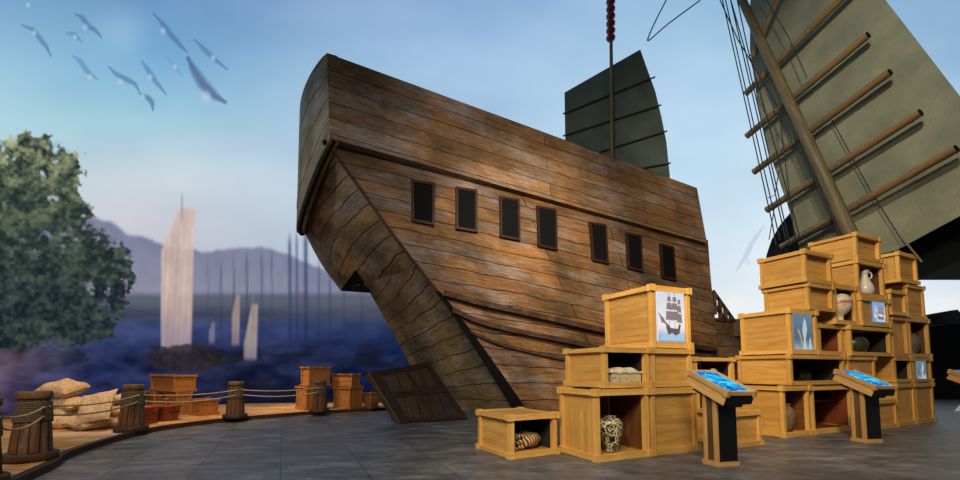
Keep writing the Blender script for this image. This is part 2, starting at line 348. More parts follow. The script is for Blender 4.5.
# curved painted backdrop
ctrl=[(-11,-5),(-11.2,1),(-11.1,6),(-11,9),(-10.6,12),(-9.3,16),(-6.5,19.6),(-2,21.8),(4,22.8),(12,23.4),(20,23.6),(28,23),(35,20)]
def catmull(p,n=40):
    p=[np.array(q,float) for q in p]; p=[2*p[0]-p[1]]+p+[2*p[-1]-p[-2]]; out=[]
    for i in range(1,len(p)-2):
        for k in range(n):
            t=k/n; a,b,c,d=p[i-1:i+3]
            out.append(0.5*((2*b)+(c-a)*t+(2*a-5*b+4*c-d)*t*t+(3*b-a-3*c+d)*t**3))
    out.append(p[-2]); return np.array(out)
WC=catmull(ctrl); seg=np.r_[0,np.cumsum(np.hypot(*np.diff(WC,axis=0).T))]
WH=25.0
def vnoise(x,y,seed=0):
    r=np.random.RandomState(seed); T=r.rand(64,64)
    xi=np.floor(x).astype(int); yi=np.floor(y).astype(int); fx=x-xi; fy=y-yi; fx=fx*fx*(3-2*fx); fy=fy*fy*(3-2*fy)
    g=lambda a,b:T[a%64,b%64]
    return (g(xi,yi)*(1-fx)+g(xi+1,yi)*fx)*(1-fy)+(g(xi,yi+1)*(1-fx)+g(xi+1,yi+1)*fx)*fy
def fbm(x,y,seed=0,o=4):
    s=0;a=.5
    for i in range(o): s=s+a*vnoise(x*2**i,y*2**i,seed+i); a*=.5
    return s/(1-0.5**o)
def sstep(a,b,x): 
    t=np.clip((x-a)/(b-a),0,1); return t*t*(3-2*t)
KX=[-200,0,150,300,450,700,850,960,1200]; KY=[-60,0,60,120,180,240,300,330]
SK=[ # rows by KY
 [(100,150,195),(104,154,200),(88,138,190),(115,152,200),(120,158,208),(130,175,212),(120,165,205),(108,150,192),(108,150,192)],
 [(104,155,195),(108,158,198),(92,142,192),(122,158,204),(130,166,212),(142,185,218),(130,172,208),(118,158,198),(118,158,198)],
 [(135,185,212),(138,188,215),(106,165,208),(138,178,212),(148,184,222),(165,202,230),(160,198,226),(145,182,215),(145,182,215)],
 [(165,205,220),(166,208,222),(160,205,222),(158,194,220),(160,195,225),(172,207,234),(180,212,234),(168,200,226),(168,200,226)],
 [(196,212,218),(196,212,220),(196,208,216),(180,202,222),(175,202,225),(186,216,238),(196,222,238),(190,212,230),(190,212,230)],
 [(186,190,200),(186,190,202),(190,190,202),(176,192,210),(180,200,220),(204,225,240),(215,232,242),(205,222,236),(205,222,236)],
 [(160,162,180),(160,162,180),(172,172,190),(165,175,200),(170,190,215),(226,234,240),(232,240,244),(225,234,242),(225,234,242)],
 [(150,150,170),(150,150,170),(160,160,180),(150,160,190),(150,170,200),(226,234,240),(228,236,240),(220,230,240),(220,230,240)]]
SK=np.array(SK,float)
def bil(px,py,KX,KY,T):
    x=np.interp(px,KX,np.arange(len(KX))); y=np.interp(py,KY,np.arange(len(KY)))
    xi=np.minimum(x.astype(int),len(KX)-2); yi=np.minimum(y.astype(int),len(KY)-2); fx=(x-xi)[...,None]; fy=(y-yi)[...,None]
    return (T[yi,xi]*(1-fx)+T[yi,xi+1]*fx)*(1-fy)+(T[yi+1,xi]*(1-fx)+T[yi+1,xi+1]*fx)*fy
def mural(px,py):
    c=bil(px,py,KX,KY,SK)
    cl=fbm(px/120,py/60,3)-.5; c=c+cl[...,None]*np.array([34,26,16])*sstep(20,200,px+py)[...,None]
    halo=np.exp(-(((px-122)/26)**2+((py-30)/24)**2)); c=c+halo[...,None]*np.array([26,18,10])
    # soft white cloud bank low on the right
    cb=sstep(285,312,py+14*(fbm(px/18,py/14,9)-.5)*2)*sstep(640,720,px); c=c*(1-cb[...,None]*.65)+np.array([240,243,244])*cb[...,None]*.65
    # mountains
    rx=[-200,0,60,90,110,135,165,200,235,262,290,330,370,410,470,560]; ry=[235,228,222,216,222,236,247,252,251,245,256,272,286,300,312,325]
    ridge=np.interp(px,rx,ry)+(fbm(px/16,py*0,5)-.5)*7
    left=1-sstep(520,620,px)
    m=sstep(-2.5,2.5,py-ridge)*left
    mc=np.array([112,116,146])*(1-sstep(0,60,py-ridge)[...,None])+np.array([126,128,150])*sstep(0,60,py-ridge)[...,None]
    mc=mc+((fbm(px/9,py/14,21)-.5)*16)[...,None]
    c=c*(1-m[...,None])+mc*m[...,None]
    # far shore
    s=sstep(291,299,py+2*fbm(px/20,py/20,8))*left; c=c*(1-s[...,None])+np.array([72,78,96])*s[...,None]
    s=sstep(300,314,py+5*(fbm(px/25,py/8,82)-.5))*left; c=c*(1-s[...,None])+(np.array([56,62,82])+((fbm(px/30,py/5,81)-.5)*30)[...,None])*s[...,None]
    # sea
    s=sstep(315,322,py)*left
    sea=bil(px,py,[-200,0,100,200,300,400,470,600],[315,330,345,360,380,400,430,470],np.array([
      [(66,72,104)]*8,
      [(84,80,106),(84,80,106),(60,78,134),(58,72,130),(50,68,124),(34,52,100),(22,42,92),(16,30,80)],
      [(110,94,116),(110,94,116),(48,62,116),(46,56,104),(40,50,98),(28,44,94),(20,38,90),(14,28,70)],
      [(104,82,98),(104,82,98),(42,54,102),(34,40,74),(32,40,76),(24,38,84),(16,32,80),(12,24,60)],
      [(90,74,104),(90,74,104),(38,50,104),(22,28,62),(20,28,62),(18,32,76),(14,28,70),(10,20,50)],
      [(74,60,92),(74,60,92),(30,40,92),(12,20,56),(10,20,54),(10,22,60),(10,20,55),(8,16,40)],
      [(58,46,76),(58,46,76),(24,30,72),(10,16,44),(8,14,42),(8,16,42),(8,16,40),(6,12,30)],
      [(40,34,60)]*2+[(16,24,60)]*6],float))
    lump=fbm(px/22,py/9,31)-.5; sea=sea+lump[...,None]*np.array([66,64,80])*np.clip((py-330)/25,0.5,1)[...,None]
    dk=sstep(.54,.68,fbm(px/26,py/12,44))*sstep(338,352,py)*sstep(40,80,px); sea=sea*(1-dk[...,None]*.6)+np.array([24,26,38])*dk[...,None]*.6
    sea=sea*.78+sea.mean(-1,keepdims=True)*.12; c=c*(1-s[...,None])+sea*s[...,None]
    # distant masts, soft vertical strokes
    for mx,y0,w,a in [(221,262,1.1,.3),(234,256,1.1,.3),(247,252,1.2,.35),(262,250,1.2,.3),(272,246,1,.25),(290,234,1.6,.5),(297,232,1.3,.4),(306,230,2.0,.6),(319,258,1.2,.3),(330,272,1.3,.35),(344,282,1.1,.3),(362,292,1.1,.3),(383,296,1.1,.25),(208,262,1,.2)]:
        a_=min(.8,a*1.5)*np.exp(-((px-mx-(py-300)*.006)/w)**2)*sstep(y0-6,y0+14,py)*(1-sstep(335,352,py)); c=c*(1-a_[...,None])+np.array([34,46,84])*a_[...,None]
    sky=(1-sstep(300,330,py)*(1-sstep(520,620,px)))[...,None]; c=c+sky*(255-c)*.10; return np.clip(c,0,255)
def lin(c): 
    c=c/255.0; return np.where(c<=0.04045,c/12.92,((c+0.055)/1.055)**2.4)
def proj_np(x,y,z):
    z=z-CAMZ; yc=y*cp+z*sp; zc=-y*sp+z*cp; yc=np.maximum(yc,0.3); return 480+F*x/yc, CY-F*zc/yc
def mural_mat():  # prints emit their colours, so their lighting is put into the paint
    nt=NT('glowing_backdrop_print'); a=nt.n.new('ShaderNodeVertexColor'); a.layer_name='Col'
    e=nt.node('ShaderNodeEmission'); e.inputs[1].default_value=1.0; nt.link(a.outputs[0],e.inputs[0])
    t=nt.node('ShaderNodeBsdfTransparent'); mx=nt.node('ShaderNodeMixShader'); nt.link(a.outputs[1],mx.inputs[0]); nt.link(t.outputs[0],mx.inputs[1]); nt.link(e.outputs[0],mx.inputs[2])
    nt.link(mx.outputs[0],nt.out.inputs[0]); return nt.m
def mural_mat_opaque():  # glow added: the whole backdrop emits its colours and lights the scene
    nt=NT('glowing_backdrop'); a=nt.n.new('ShaderNodeVertexColor'); a.layer_name='Col'
    e=nt.node('ShaderNodeEmission'); e.inputs[1].default_value=1.0; nt.link(a.outputs[0],e.inputs[0]); nt.link(e.outputs[0],nt.out.inputs[0]); return nt.m
M['mural']=mural_mat_opaque(); M['print']=mural_mat()
def gridmesh(name,Xg,Yg,Zg,rgba,mat,mask=None,parent=None):
    h,w=Xg.shape; v=np.stack([Xg,Yg,Zg],-1).reshape(-1,3)
    idx=np.arange(h*w).reshape(h,w); q=np.stack([idx[:-1,:-1],idx[:-1,1:],idx[1:,1:],idx[1:,:-1]],-1).reshape(-1,4)
    if mask is not None:
        m=mask.reshape(-1); q=q[m[q].any(1)]
        used=np.unique(q); mp=-np.ones(h*w,int); mp[used]=np.arange(len(used)); q=mp[q]; v=v[used]; rgba=rgba.reshape(-1,4)[used]
    me=bpy.data.meshes.new(name); me.vertices.add(len(v)); me.vertices.foreach_set('co',v.astype('f').ravel())
    me.loops.add(q.size); me.loops.foreach_set('vertex_index',q.astype('i').ravel())
    me.polygons.add(len(q)); me.polygons.foreach_set('loop_start',np.arange(0,q.size,4,dtype='i')); me.polygons.foreach_set('loop_total',np.full(len(q),4,'i'))
    me.update(calc_edges=True); ca=me.color_attributes.new('Col','FLOAT_COLOR','POINT'); ca.data.foreach_set('color',rgba.reshape(-1).astype('f'))
    me.materials.append(mat); o=bpy.data.objects.new(name,me); COL.objects.link(o)
    if parent is not None: o.parent=parent
    return o
ss=np.arange(0,seg[-1],0.075); wx=np.interp(ss,seg,WC[:,0]); wy=np.interp(ss,seg,WC[:,1])
zz=np.r_[np.arange(0,10,0.07),np.arange(10,WH+.01,0.16)]
Xg,Zg=np.meshgrid(wx,zz); Yg,_=np.meshgrid(wy,zz)
PX,PY=proj_np(Xg,Yg,Zg)
behind=Yg<3; PX=np.where(behind,-150,PX); PY=np.where(behind,np.clip(370-(Zg-1.2)*44,-60,470),PY)
rgb=lin(mural(np.clip(PX,-200,1200),np.clip(PY,-60,470)))
tag(gridmesh('wall_back',Xg,Yg,Zg,np.concatenate([rgb,np.ones(rgb.shape[:2]+(1,))],-1),M['mural']),kind='structure')
# map a point of the painting to the wall surface
AZ=np.arctan2(WC[:,0],WC[:,1]); sel=WC[:,1]>2; AZs=AZ[sel]; WS=seg[sel]
def wallpt(px,py,off=0.03):
    v=(CY-py)/F; dx=(px-480)/F; dy=cp-v*sp; dz=sp+v*cp
    s=np.interp(np.arctan2(dx,dy),AZs,WS); x=np.interp(s,seg,WC[:,0]); y=np.interp(s,seg,WC[:,1])
    r=np.hypot(x,y); k=(r-off)/r; t=y*k/dy
    return dx*t, dy*t, CAMZ+dz*t
def printed(name,x0,x1,y0,y1,fn,step=1.0,off=0.03,parent=None):
    gx,gy=np.meshgrid(np.arange(x0,x1+.01,step),np.arange(y0,y1+.01,step))
    c,a=fn(gx,gy); X,Y,Z=wallpt(gx,gy,off)
    return gridmesh(name,X,Y,Z,np.concatenate([lin(np.clip(c,0,255)),a[...,None]],-1),M['print'],a>0.02,parent)
# tree
def tree_fn(gx,gy):
    r=np.random.RandomState(5)
    blobs=[(12,196,60,50),(60,176,22,26),(30,150,30,16),(84,262,46,34),(40,285,70,48),(112,278,24,24),(60,320,46,26),(10,330,40,30),(-10,240,50,90),(118,308,12,12),(92,330,26,14),(60,214,30,22),(72,160,10,8),(-30,180,44,44),(-60,250,56,70),(-50,310,50,36)]
    wx=gx+(fbm(gx/9,gy/9,51)-.5)*22+(fbm(gx/3.2,gy/3.2,52)-.5)*9; wy=gy+(fbm(gx/9,gy/9,53)-.5)*20+(fbm(gx/3.2,gy/3.2,54)-.5)*8
    d=np.full(gx.shape,-9.)
    for cx,cy,rx,ry in blobs: d=np.maximum(d,1-np.hypot((wx-cx)/rx,(wy-cy)/ry))
    holes=fbm(gx/7,gy/6,61); a=sstep(-.07,.10,d)*(1-.8*sstep(.62,.74,holes)*(1-sstep(.2,.5,d)))
    n1=fbm(gx/11,gy/9,71); n2=fbm(gx/4,gy/3.5,72); clump=sstep(.3,.78,.65*n1+.35*n2)
    lit=np.clip((222-gy)/80,0,1)*.95+np.clip((gx-70)/60,0,1)*np.clip((290-gy)/60,0,1)*.25+.06
    dk=sstep(200,300,gy)[...,None]; dark=np.array([44,56,54])*(1-dk)+np.array([30,38,46])*dk; mid=np.array([88,100,78])*(1-dk)+np.array([58,72,66])*dk; hi=np.array([172,174,128])
    c=dark+(mid-dark)*clump[...,None]; c=c+(hi-c)*(lit*clump)[...,None]
    c=c+(n2-.5)[...,None]*26
    return c,np.clip(a,0,1)*(1-sstep(345,356,gy+6*(n1-.5)))
tr=empty('painted_tree',(*[float(v) for v in wallpt(np.array(60.),np.array(352.),0.1)[:2]],0))
def keepworld(o,par):
    o.parent=par; o.matrix_parent_inverse=Matrix.Translation(-Vector(par.location))@Matrix.Identity(4) if par.rotation_euler.z==0 else par.matrix_world.inverted()
o=printed('foliage',-125,142,128,358,tree_fn,1.0,0.06); keepworld(o,tr)
def trunk_fn(gx,gy):
    a=np.exp(-((gx-20-(gy-370)*.1)/7)**2)*sstep(330,340,gy)*(1-sstep(352,366,gy))
    return np.zeros(gx.shape+(3,))+np.array([56,46,50]),a*.9
o=printed('trunk',-2,44,328,368,trunk_fn,1.0,0.05); keepworld(o,tr)
tag(tr,'painted dark leafy tree with sunlit crown at the left end of the backdrop','tree')
# sail boats on the painting
def sailboat(x0,x1,yt,yb,col,label,slant=0.3,a0=.85,hull=True,mast=True):
    e=empty('painted_sailboat',(*[float(v) for v in wallpt(np.array((x0+x1)/2),np.array(float(yb)),0.1)[:2]],0))
    w=x1-x0
    def fn(gx,gy):
        t=(gy-yt)/(yb-yt); left=x0+w*.55*(1-np.clip(t/ slant,0,1))*1.0; right=x1-w*.12*t
        a=sstep(-1.4,1.4,gx-left)*sstep(-1.4,1.4,right-gx)*sstep(-2,3,gy-yt)*(1-sstep(yb-6,yb,gy))*a0
        st=1+.02*np.sin((gx+gy*.06)*1.1); n=fbm(gx/8,gy/20,13)
        c=np.array(col)*(st*(0.9+.2*n))[...,None]; sh=sstep(.55,1,t)[...,None]; c=c*(1-sh*.35)+np.array([90,84,130])*sh*.35
        return c,a
    keepworld(printed('sail',x0-4,x1+4,yt-4,yb,fn,1.0,0.05),e)
    if mast:
        mx=x0+w*.62
        def fm(gx,gy): return np.zeros(gx.shape+(3,))+np.array([120,116,130]), .5*np.exp(-((gx-mx)/1.1)**2)*sstep(yt-18,yt-10,gy)*(1-sstep(yt+8,yt+20,gy))
        keepworld(printed('mast',mx-3,mx+3,yt-19,yt+20,fm,1.0,0.07),e)
    if hull:
        cx=(x0+x1)/2; hw=w*1.25
        def fh(gx,gy):
            q=((gx-cx-w*.2)/hw)**2+((gy-yb-4)/max(6,w*.42))**2+(fbm(gx/6,gy/5,17)-.5)*.7
            return np.zeros(gx.shape+(3,))+np.array([44,38,44])+(fbm(gx/5,gy/4,19)-.5)[...,None]*30, (1-sstep(.7,1.1,q))*.9
        keepworld(printed('hull',cx-hw*1.4,cx+hw*1.9,yb-14,yb+18,fh,1.0,0.09),e)
    tag(e,label,'sailboat','painted sailboats on the backdrop')
sailboat(161,195,208,354,(206,180,170),'painted junk with a tall peach sail, largest boat on the backdrop')
sailboat(232,240,294,348,(190,160,150),'painted slim pale sail, middle small boat between two others on the backdrop',.4,.6,False,False)
sailboat(244,258,304,362,(176,160,150),'painted small cream sail just right of the slim one on the backdrop',.7,.75,False,True)
sailboat(209,215,322,346,(150,140,160),'painted tiny lavender sail close to the tall peach junk on the backdrop',.4,.55,False,False)
# gulls
def gull(wings,body,col,label,big=1.0,al=.75):
    pts=[w for w in wings]; xs=[p[0] for p in pts]; ys=[p[1] for p in pts]
    e=empty('painted_gull',tuple(float(v) for v in wallpt(np.array(float(body[0])),np.array(float(body[1])),0.04)))
    def dist(gx,gy):
        d=np.full(gx.shape,99.); 
        for i in range(len(pts)-1):
            (ax,ay),(bx,by)=pts[i],pts[i+1]; vx,vy=bx-ax,by-ay; t=np.clip(((gx-ax)*vx+(gy-ay)*vy)/(vx*vx+vy*vy),0,1)
            u=(i+t)/(len(pts)-1); wd=(.7+2.3*np.sin(PI*np.clip(u,.06,.94)))*big
            d=np.minimum(d,np.hypot(gx-ax-vx*t,gy-ay-vy*t)/wd)
        return d
    def fw(gx,gy): 
        d=dist(gx,gy); return np.zeros(gx.shape+(3,))+np.array(col),(1-sstep(.25,1.5,d))*al
    def fb(gx,gy):
        q=np.hypot((gx-body[0])/(2.8*big),(gy-body[1])/(3.2*big)); return np.zeros(gx.shape+(3,))+np.array([190,208,226]),(1-sstep(.1,1.5,q))*.6
    keepworld(printed('wings',min(xs)-6,max(xs)+6,min(ys)-6,max(ys)+6,fw,0.75,0.04),e)
    keepworld(printed('body',body[0]-7,body[0]+7,body[1]-8,body[1]+8,fb,0.75,0.06),e)
    tag(e,label,'bird','painted gulls on the sky')
gull([(22,25),(32,29),(38,36),(46,46),(51,56)],(34,33),(88,130,172),'painted gull with a long drooping wing, leftmost clear bird of the flock')
gull([(75,14),(82,17),(88,26),(95,30),(101,37)],(85,27),(84,120,162),'painted gull near the top with white body, left of the pale halo')
gull([(66,33),(74,34),(82,42)],(75,37),(92,136,178),'painted small dark gull just below the halo-side gull',.8,.6)
gull([(73,56),(80,61),(87,71),(97,79)],(90,77),(96,146,186),'painted gull with pale body in the middle left of the flock')
gull([(109,67),(116,74),(126,79),(135,84),(139,91)],(120,82),(84,128,172),'painted gull with both wings spread, centre of the flock')
gull([(139,93),(147,97),(152,102),(153,110)],(143,96),(78,112,150),'painted gull with a curled dark wing, lowest of the flock')
gull([(142,61),(148,70),(156,82),(166,94)],(150,77),(92,134,176),'painted gull diving steeply above the lowest gull')
gull([(154,14),(163,24),(171,35),(180,45),(187,52)],(163,31),(82,116,160),'painted gull with very long thin wings above the largest gull')
gull([(166,57),(174,65),(183,77)],(175,67),(110,160,200),'painted faint gull tucked left of the largest gull',.8,.55)
gull([(195,40),(204,49),(213,58),(227,69)],(213,58),(90,122,162),'painted gull at the right of the flock with two white patches',1.,.7)
gull([(188,58),(194,70),(203,84),(215,96),(225,102)],(206,97),(84,104,146),'painted largest gull of the flock with broad grey wings',1.9,.85)
gull([(18,3),(28,6),(37,4)],(28,5),(120,170,208),'painted faint gull cut by the top left corner of the sky',.8,.4)
gull([(737,270),(746,256),(752,243),(764,226)],(748,262),(150,172,205),'painted faint pale gull in the sky between the ship and the right crate stack',.9,.4)

# ------------------------------------------------------------------ wooden deck
edge=[(-5,500),(26,480.5),(50,469),(64,459),(100,446),(150,432.5),(200,425),(236,421),(282,417),(327,413.6),(380,410.6),(410,409.3)]
back=[(-10.9,1.5),(-10.9,9),(-10.4,11.4),(-9.3,13.2),(-7.4,14.2),(-5.6,14.4),(-3,14.5),(-2.2,14.4)]
DZ=0.08
front=[G(px,py,0.0) for px,py in edge]; front=[Vector((-3.0,1.6,0)),Vector((-4.1,3.2,0))]+front[1:]
fp=catmull([(p.x,p.y) for p in front],8); bp_=catmull(back,8)
root=empty('wooden_deck',(-8,8,0))
mb=MB(); poly=[(x,y,DZ) for x,y in fp]+[(x,y,DZ) for x,y in bp_[::-1]]
bm=bmesh.new(); vs=[bm.verts.new(p) for p in poly]; bm.faces.new(vs); bmesh.ops.triangulate(bm,faces=bm.faces[:]); bm.normal_update()
me=bpy.data.meshes.new('deck_boards'); bm.to_mesh(me); bm.free(); me.materials.append(M['deck']); o=bpy.data.objects.new('deck_boards',me); COL.objects.link(o); keepworld(o,root)
if me.polygons[0].normal.z<0: me.flip_normals()
mb=MB()
for i in range(len(fp)-1):
    a,b=fp[i],fp[i+1]; d=np.array(b)-a; n=np.array([d[1],-d[0]])/np.hypot(*d)*-0.05
    mb.hexa([(a[0]-n[0],a[1]-n[1],0),(b[0]-n[0],b[1]-n[1],0),(b[0]+n[0],b[1]+n[1],0),(a[0]+n[0],a[1]+n[1],0),
             (a[0]-n[0],a[1]-n[1],DZ+.012),(b[0]-n[0],b[1]-n[1],DZ+.012),(b[0]+n[0],b[1]+n[1],DZ+.012),(a[0]+n[0],a[1]+n[1],DZ+.012)])
keepworld(mb.build('edge_board',M['deckedge']),root)
tag(root,'curved low wooden deck with a dark edge along the grey floor','deck')
# dark water strip behind the deck
mb=MB(); wpts=[(x,y,0.012) for x,y in bp_]+[(x,y,0.012) for x,y in [(1,15),(4,22.7),(-2,21.7),(-6.4,19.4),(-9.2,15.9),(-10.5,12),(-10.95,9)]]
mb.add(wpts,[tuple(range(len(wpts)))],[[(p[0],p[1]) for p in wpts]]); tag(mb.build('painted_water',M['navy']),'dark navy painted water strip between deck and backdrop','water')

# bollards
def make_bollard():
    r=empty('bollard')
    mb=MB(); mb.lathe([(0.0,0),(.27,0),(.275,.02),(.275,.085),(.265,.095),(.0,.095)],28); mb.build('base_ring',M['bollard_base'],r)
    mb=MB(); n=24
    V=[];Fc=[];U=[]
    for i,(rr,z) in enumerate([(.215,.095),(.200,.3),(.178,.5),(.158,.66),(.15,.756)]):
        for k in range(n):
            a=2*PI*k/n; rad=rr*(1.0 if k%2 else 0.985); V.append((rad*math.cos(a),rad*math.sin(a),z))
    for i in range(4):
        for k in range(n):
            k2=(k+1)%n; Fc.append((i*n+k,i*n+k2,(i+1)*n+k2,(i+1)*n+k)); U.append([(i*.18,k*.0417),(i*.18,(k+1)*.0417),(i*.18+.18,(k+1)*.0417),(i*.18+.18,k*.0417)])
    mb.add(V,Fc,U,False); mb.build('post',M['bollard'],r)
    mb=MB(); mb.lathe([(0,.755),(.17,.755),(.178,.765),(.178,.835),(.17,.845),(0,.847)],28); mb.build('cap',M['bollard_top'],r)
    mb=MB(); pts=[]; turns=9
    for i in range(turns*18+1):
        a=2*PI*i/18; z=.47+i/(turns*18)*.24; pts.append(((.186-.09*(z-.5))*math.cos(a),(.186-.09*(z-.5))*math.sin(a),z))
    mb.tube(pts,.0145,6); mb.build('rope_coil',M['coil'],r)
    return r
bpix=[(-30,488),(30,460),(131,431),(235,418),(319.5,412.2)]
blab=['wooden bollard cut off by the left edge of the picture','largest fully seen wooden bollard, nearest on the deck edge, left of the sacks','wooden bollard with rope coil standing just right of the sack pile','wooden bollard in the gap between the left deck crates and the right deck crates','smallest farthest wooden bollard in front of the right deck crates']
BP=[]; proto=make_bollard()
for i,(px,py) in enumerate(bpix):
    o=proto if i==0 else copy_tree(proto); p=G(px,py+.2,DZ); o.location=p+Vector((0,0,.008)); o.rotation_euler.z=i*.7; o.scale=(.93,.93,1); tag(o,blab[i],'bollard','rope bollards on the deck'); BP.append(p)
names=['between the cut-off bollard and the nearest full bollard','in front of the sack pile','in front of the pots and left deck crates','between the two farthest bollards']
for i in range(4):
    for j,(h,sag,w) in enumerate([(.655,.05,'upper'),(.54,.07,'lower')]):
        a=BP[i]; b=BP[i+1]; d=(b-a); d.z=0; d.normalize(); nn=Vector((-d.y,d.x,0)); 
        if nn.dot(-a)<0: nn=-nn
        a2=a+d*.13+nn*.12; b2=b-d*.13+nn*.12; L=(b2-a2)
        pts=[]
        for k in range(25):
            t=k/24; pts.append((a2.x+L.x*t,a2.y+L.y*t,a2.z+h-sag*4*t*(1-t)))
        pts=[(BP[i].x+nn.x*.165-d.x*.02,BP[i].y+nn.y*.165-d.y*.02,a.z+h+.01)]+pts+[(BP[i+1].x+nn.x*.165+d.x*.02,BP[i+1].y+nn.y*.165+d.y*.02,b.z+h+.01)]
        mb=MB(); mb.tube(pts,.012,7); tag(mb.build('rope',M['rope']),f'{w} hemp rope slung {names[i]}','rope','ropes slung between the bollards')

# sacks
def sack(c,w,l,h,rot,label,name='burlap_sack'):
    mb=MB(); n=18
    def sf(sgn):
        def f(u,v):
            a=2*u-1; b=2*v-1; e=(max(0,1-a*a)**.42)*(max(0,1-b*b)**.42)
            pin=1-.10*(1-abs(a)**2)*abs(b)**3; pin2=1-.10*(1-abs(b)**2)*abs(a)**3
            return (a*w/2*pin2, b*l/2*pin, sgn*h/2*e*(1+.14*math.sin(a*5+b*3+c[0]*9)))
        return f
    mb.grid(sf(1),n,n); mb.grid(lambda u,v:sf(-1)(1-u,v),n,n)
    c=Vector(c); c.z=max(c.z,DZ+h*.45+.5*l*abs(math.sin(rot[0]))*.8); root=mb.build(name,M['sack']); root.location=c; root.rotation_euler=rot; return tag(root,label,'sack','burlap sacks piled on the deck')
S=lambda px,py,Y:P(px,py,Y)
sack(S(64,424,8.2),0.58,0.53,.26,(0.05,0.05,.3),'shaded burlap sack at the bottom left of the pile')
sack(S(88,424.5,8.0),0.59,0.53,.26,(0.12,0.1,-.2),'burlap sack lying flat at the bottom centre of the pile')
sack(S(116,423,8.35),0.52,0.53,.26,(0.05,0.0,.2),'burlap sack at the bottom right of the pile beside the bollard')
sack(S(60,413,8.35),0.56,0.51,.24,(0.05,-.05,.1),'burlap sack in the middle of the left side of the pile')
sack(S(70,403,8.4),0.60,0.51,.26,(0.2,0.1,-.1),'burlap sack directly under the topmost sack')
sack(S(96,407,7.9),0.62,0.66,.2,(1.0,-.22,.12),'broad burlap sack leaning upright on the front of the pile')
sack(S(114,411,8.35),0.45,0.47,.26,(0.1,-.1,.25),'burlap sack stacked on the right side of the pile, half behind the leaning one')
sack(S(116,400,8.45),0.48,0.42,.22,(0.2,-.2,.1),'small burlap sack on the top right of the pile')
sack(S(64,388.5,8.4),0.60,0.56,.34,(0.25,.12,.05),'topmost plump burlap sack of the pile')

# ------------------------------------------------------------------ crates
def crate(name,label,cat,loc,rz,w,d,h,front='open',mat='crate',frame='crate_frame',inner='crate_in',group=None,rh=None,knob=True,shelf=None,side_inset=.034,deckstyle=False):
    """loc = front near-left bottom corner; x to the right, y away"""
    R=Matrix.Rotation(rz,3,'Z'); c=Vector(loc)+R@Vector((w/2,d/2,0)); root=empty(name,c,rz); ox,oy=-w/2,-d/2
    rh=rh or min(.085,h*.13); pt=min(.07,w*.09); e=.016
    mb=MB()
    B=lambda m,x0,x1,y0,y1,z0,z1:m.box(ox+x0,ox+x1,oy+y0,oy+y1,z0,z1)
    # posts
    for (x,y) in ((0,0),(w-pt,0),(0,d-pt),(w-pt,d-pt)): B(mb,x,x+pt,y,y+pt,rh*.5,h-rh*.5)
    for z0,z1 in ((0,rh),(h-rh,h)):
        B(mb,-e,w+e,-e,pt*.8,z0,z1); B(mb,-e,w+e,d-pt*.8,d+e,z0,z1)
        B(mb,-e-.003,pt*.8,pt*.8,d-pt*.8,z0+.006,z1-.006); B(mb,w-pt*.8,w+e+.003,pt*.8,d-pt*.8,z0+.006,z1-.006)
    if knob:
        k=pt*.62
        for (x,y) in ((-e,-e),(w+e-k*1.5,-e),(-e,d+e-k*1.5),(w+e-k*1.5,d+e-k*1.5)):
            B(mb,x-.012,x+k*1.5+.012,y-.012,y+k*1.5+.012,h-rh-.004,h+.012); B(mb,x-.012,x+k*1.5+.012,y-.012,y+k*1.5+.012,-0.0,rh*1.05)
    mb.build('frame',M[frame],root)
    si=side_inset; t=.016
    for x in (si,w-si-t):
        mb=MB(); B(mb,x,x+t,pt*.5,d-pt*.5,rh*.5,h-rh*.5); mb.build('side_panel',M[mat],root)
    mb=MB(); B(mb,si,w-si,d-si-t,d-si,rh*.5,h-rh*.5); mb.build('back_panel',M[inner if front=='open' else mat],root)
    mb=MB(); B(mb,pt*.5,w-pt*.5,pt*.5,d-pt*.5,h-rh*.55,h-rh*.2); mb.build('top_panel',M[mat],root)
    mb=MB(); B(mb,pt*.5,w-pt*.5,pt*.5,d-pt*.5,rh*.3,rh*.7); mb.build('bottom_panel',M[mat],root)
    if front=='panel':
        mb=MB(); B(mb,pt*.5,w-pt*.5,si,si+t,rh*.5,h-rh*.5); mb.build('front_panel',M[mat],root)
    if front=='recess':
        mb=MB(); B(mb,pt*.5,w-pt*.5,d*.10,d*.10+t,rh*.5,h-rh*.5); mb.build('inner_panel',M[mat],root)
    if front=='open' :
        # lining
        for xa in (si+t,w-si-t-.006):
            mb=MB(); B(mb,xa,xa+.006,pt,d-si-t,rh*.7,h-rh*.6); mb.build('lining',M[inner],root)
    if shelf:
        for z in shelf:
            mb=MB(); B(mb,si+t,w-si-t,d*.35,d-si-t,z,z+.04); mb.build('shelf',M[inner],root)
    root['_w']=w; root['_d']=d; root['_h']=h
    del root['_w']; del root['_d']; del root['_h']
    return tag(root,label,cat,group)
TH=math.radians(25); U2=Vector((math.cos(TH),math.sin(TH),0)); V2=Vector((-math.sin(TH),math.cos(TH),0))
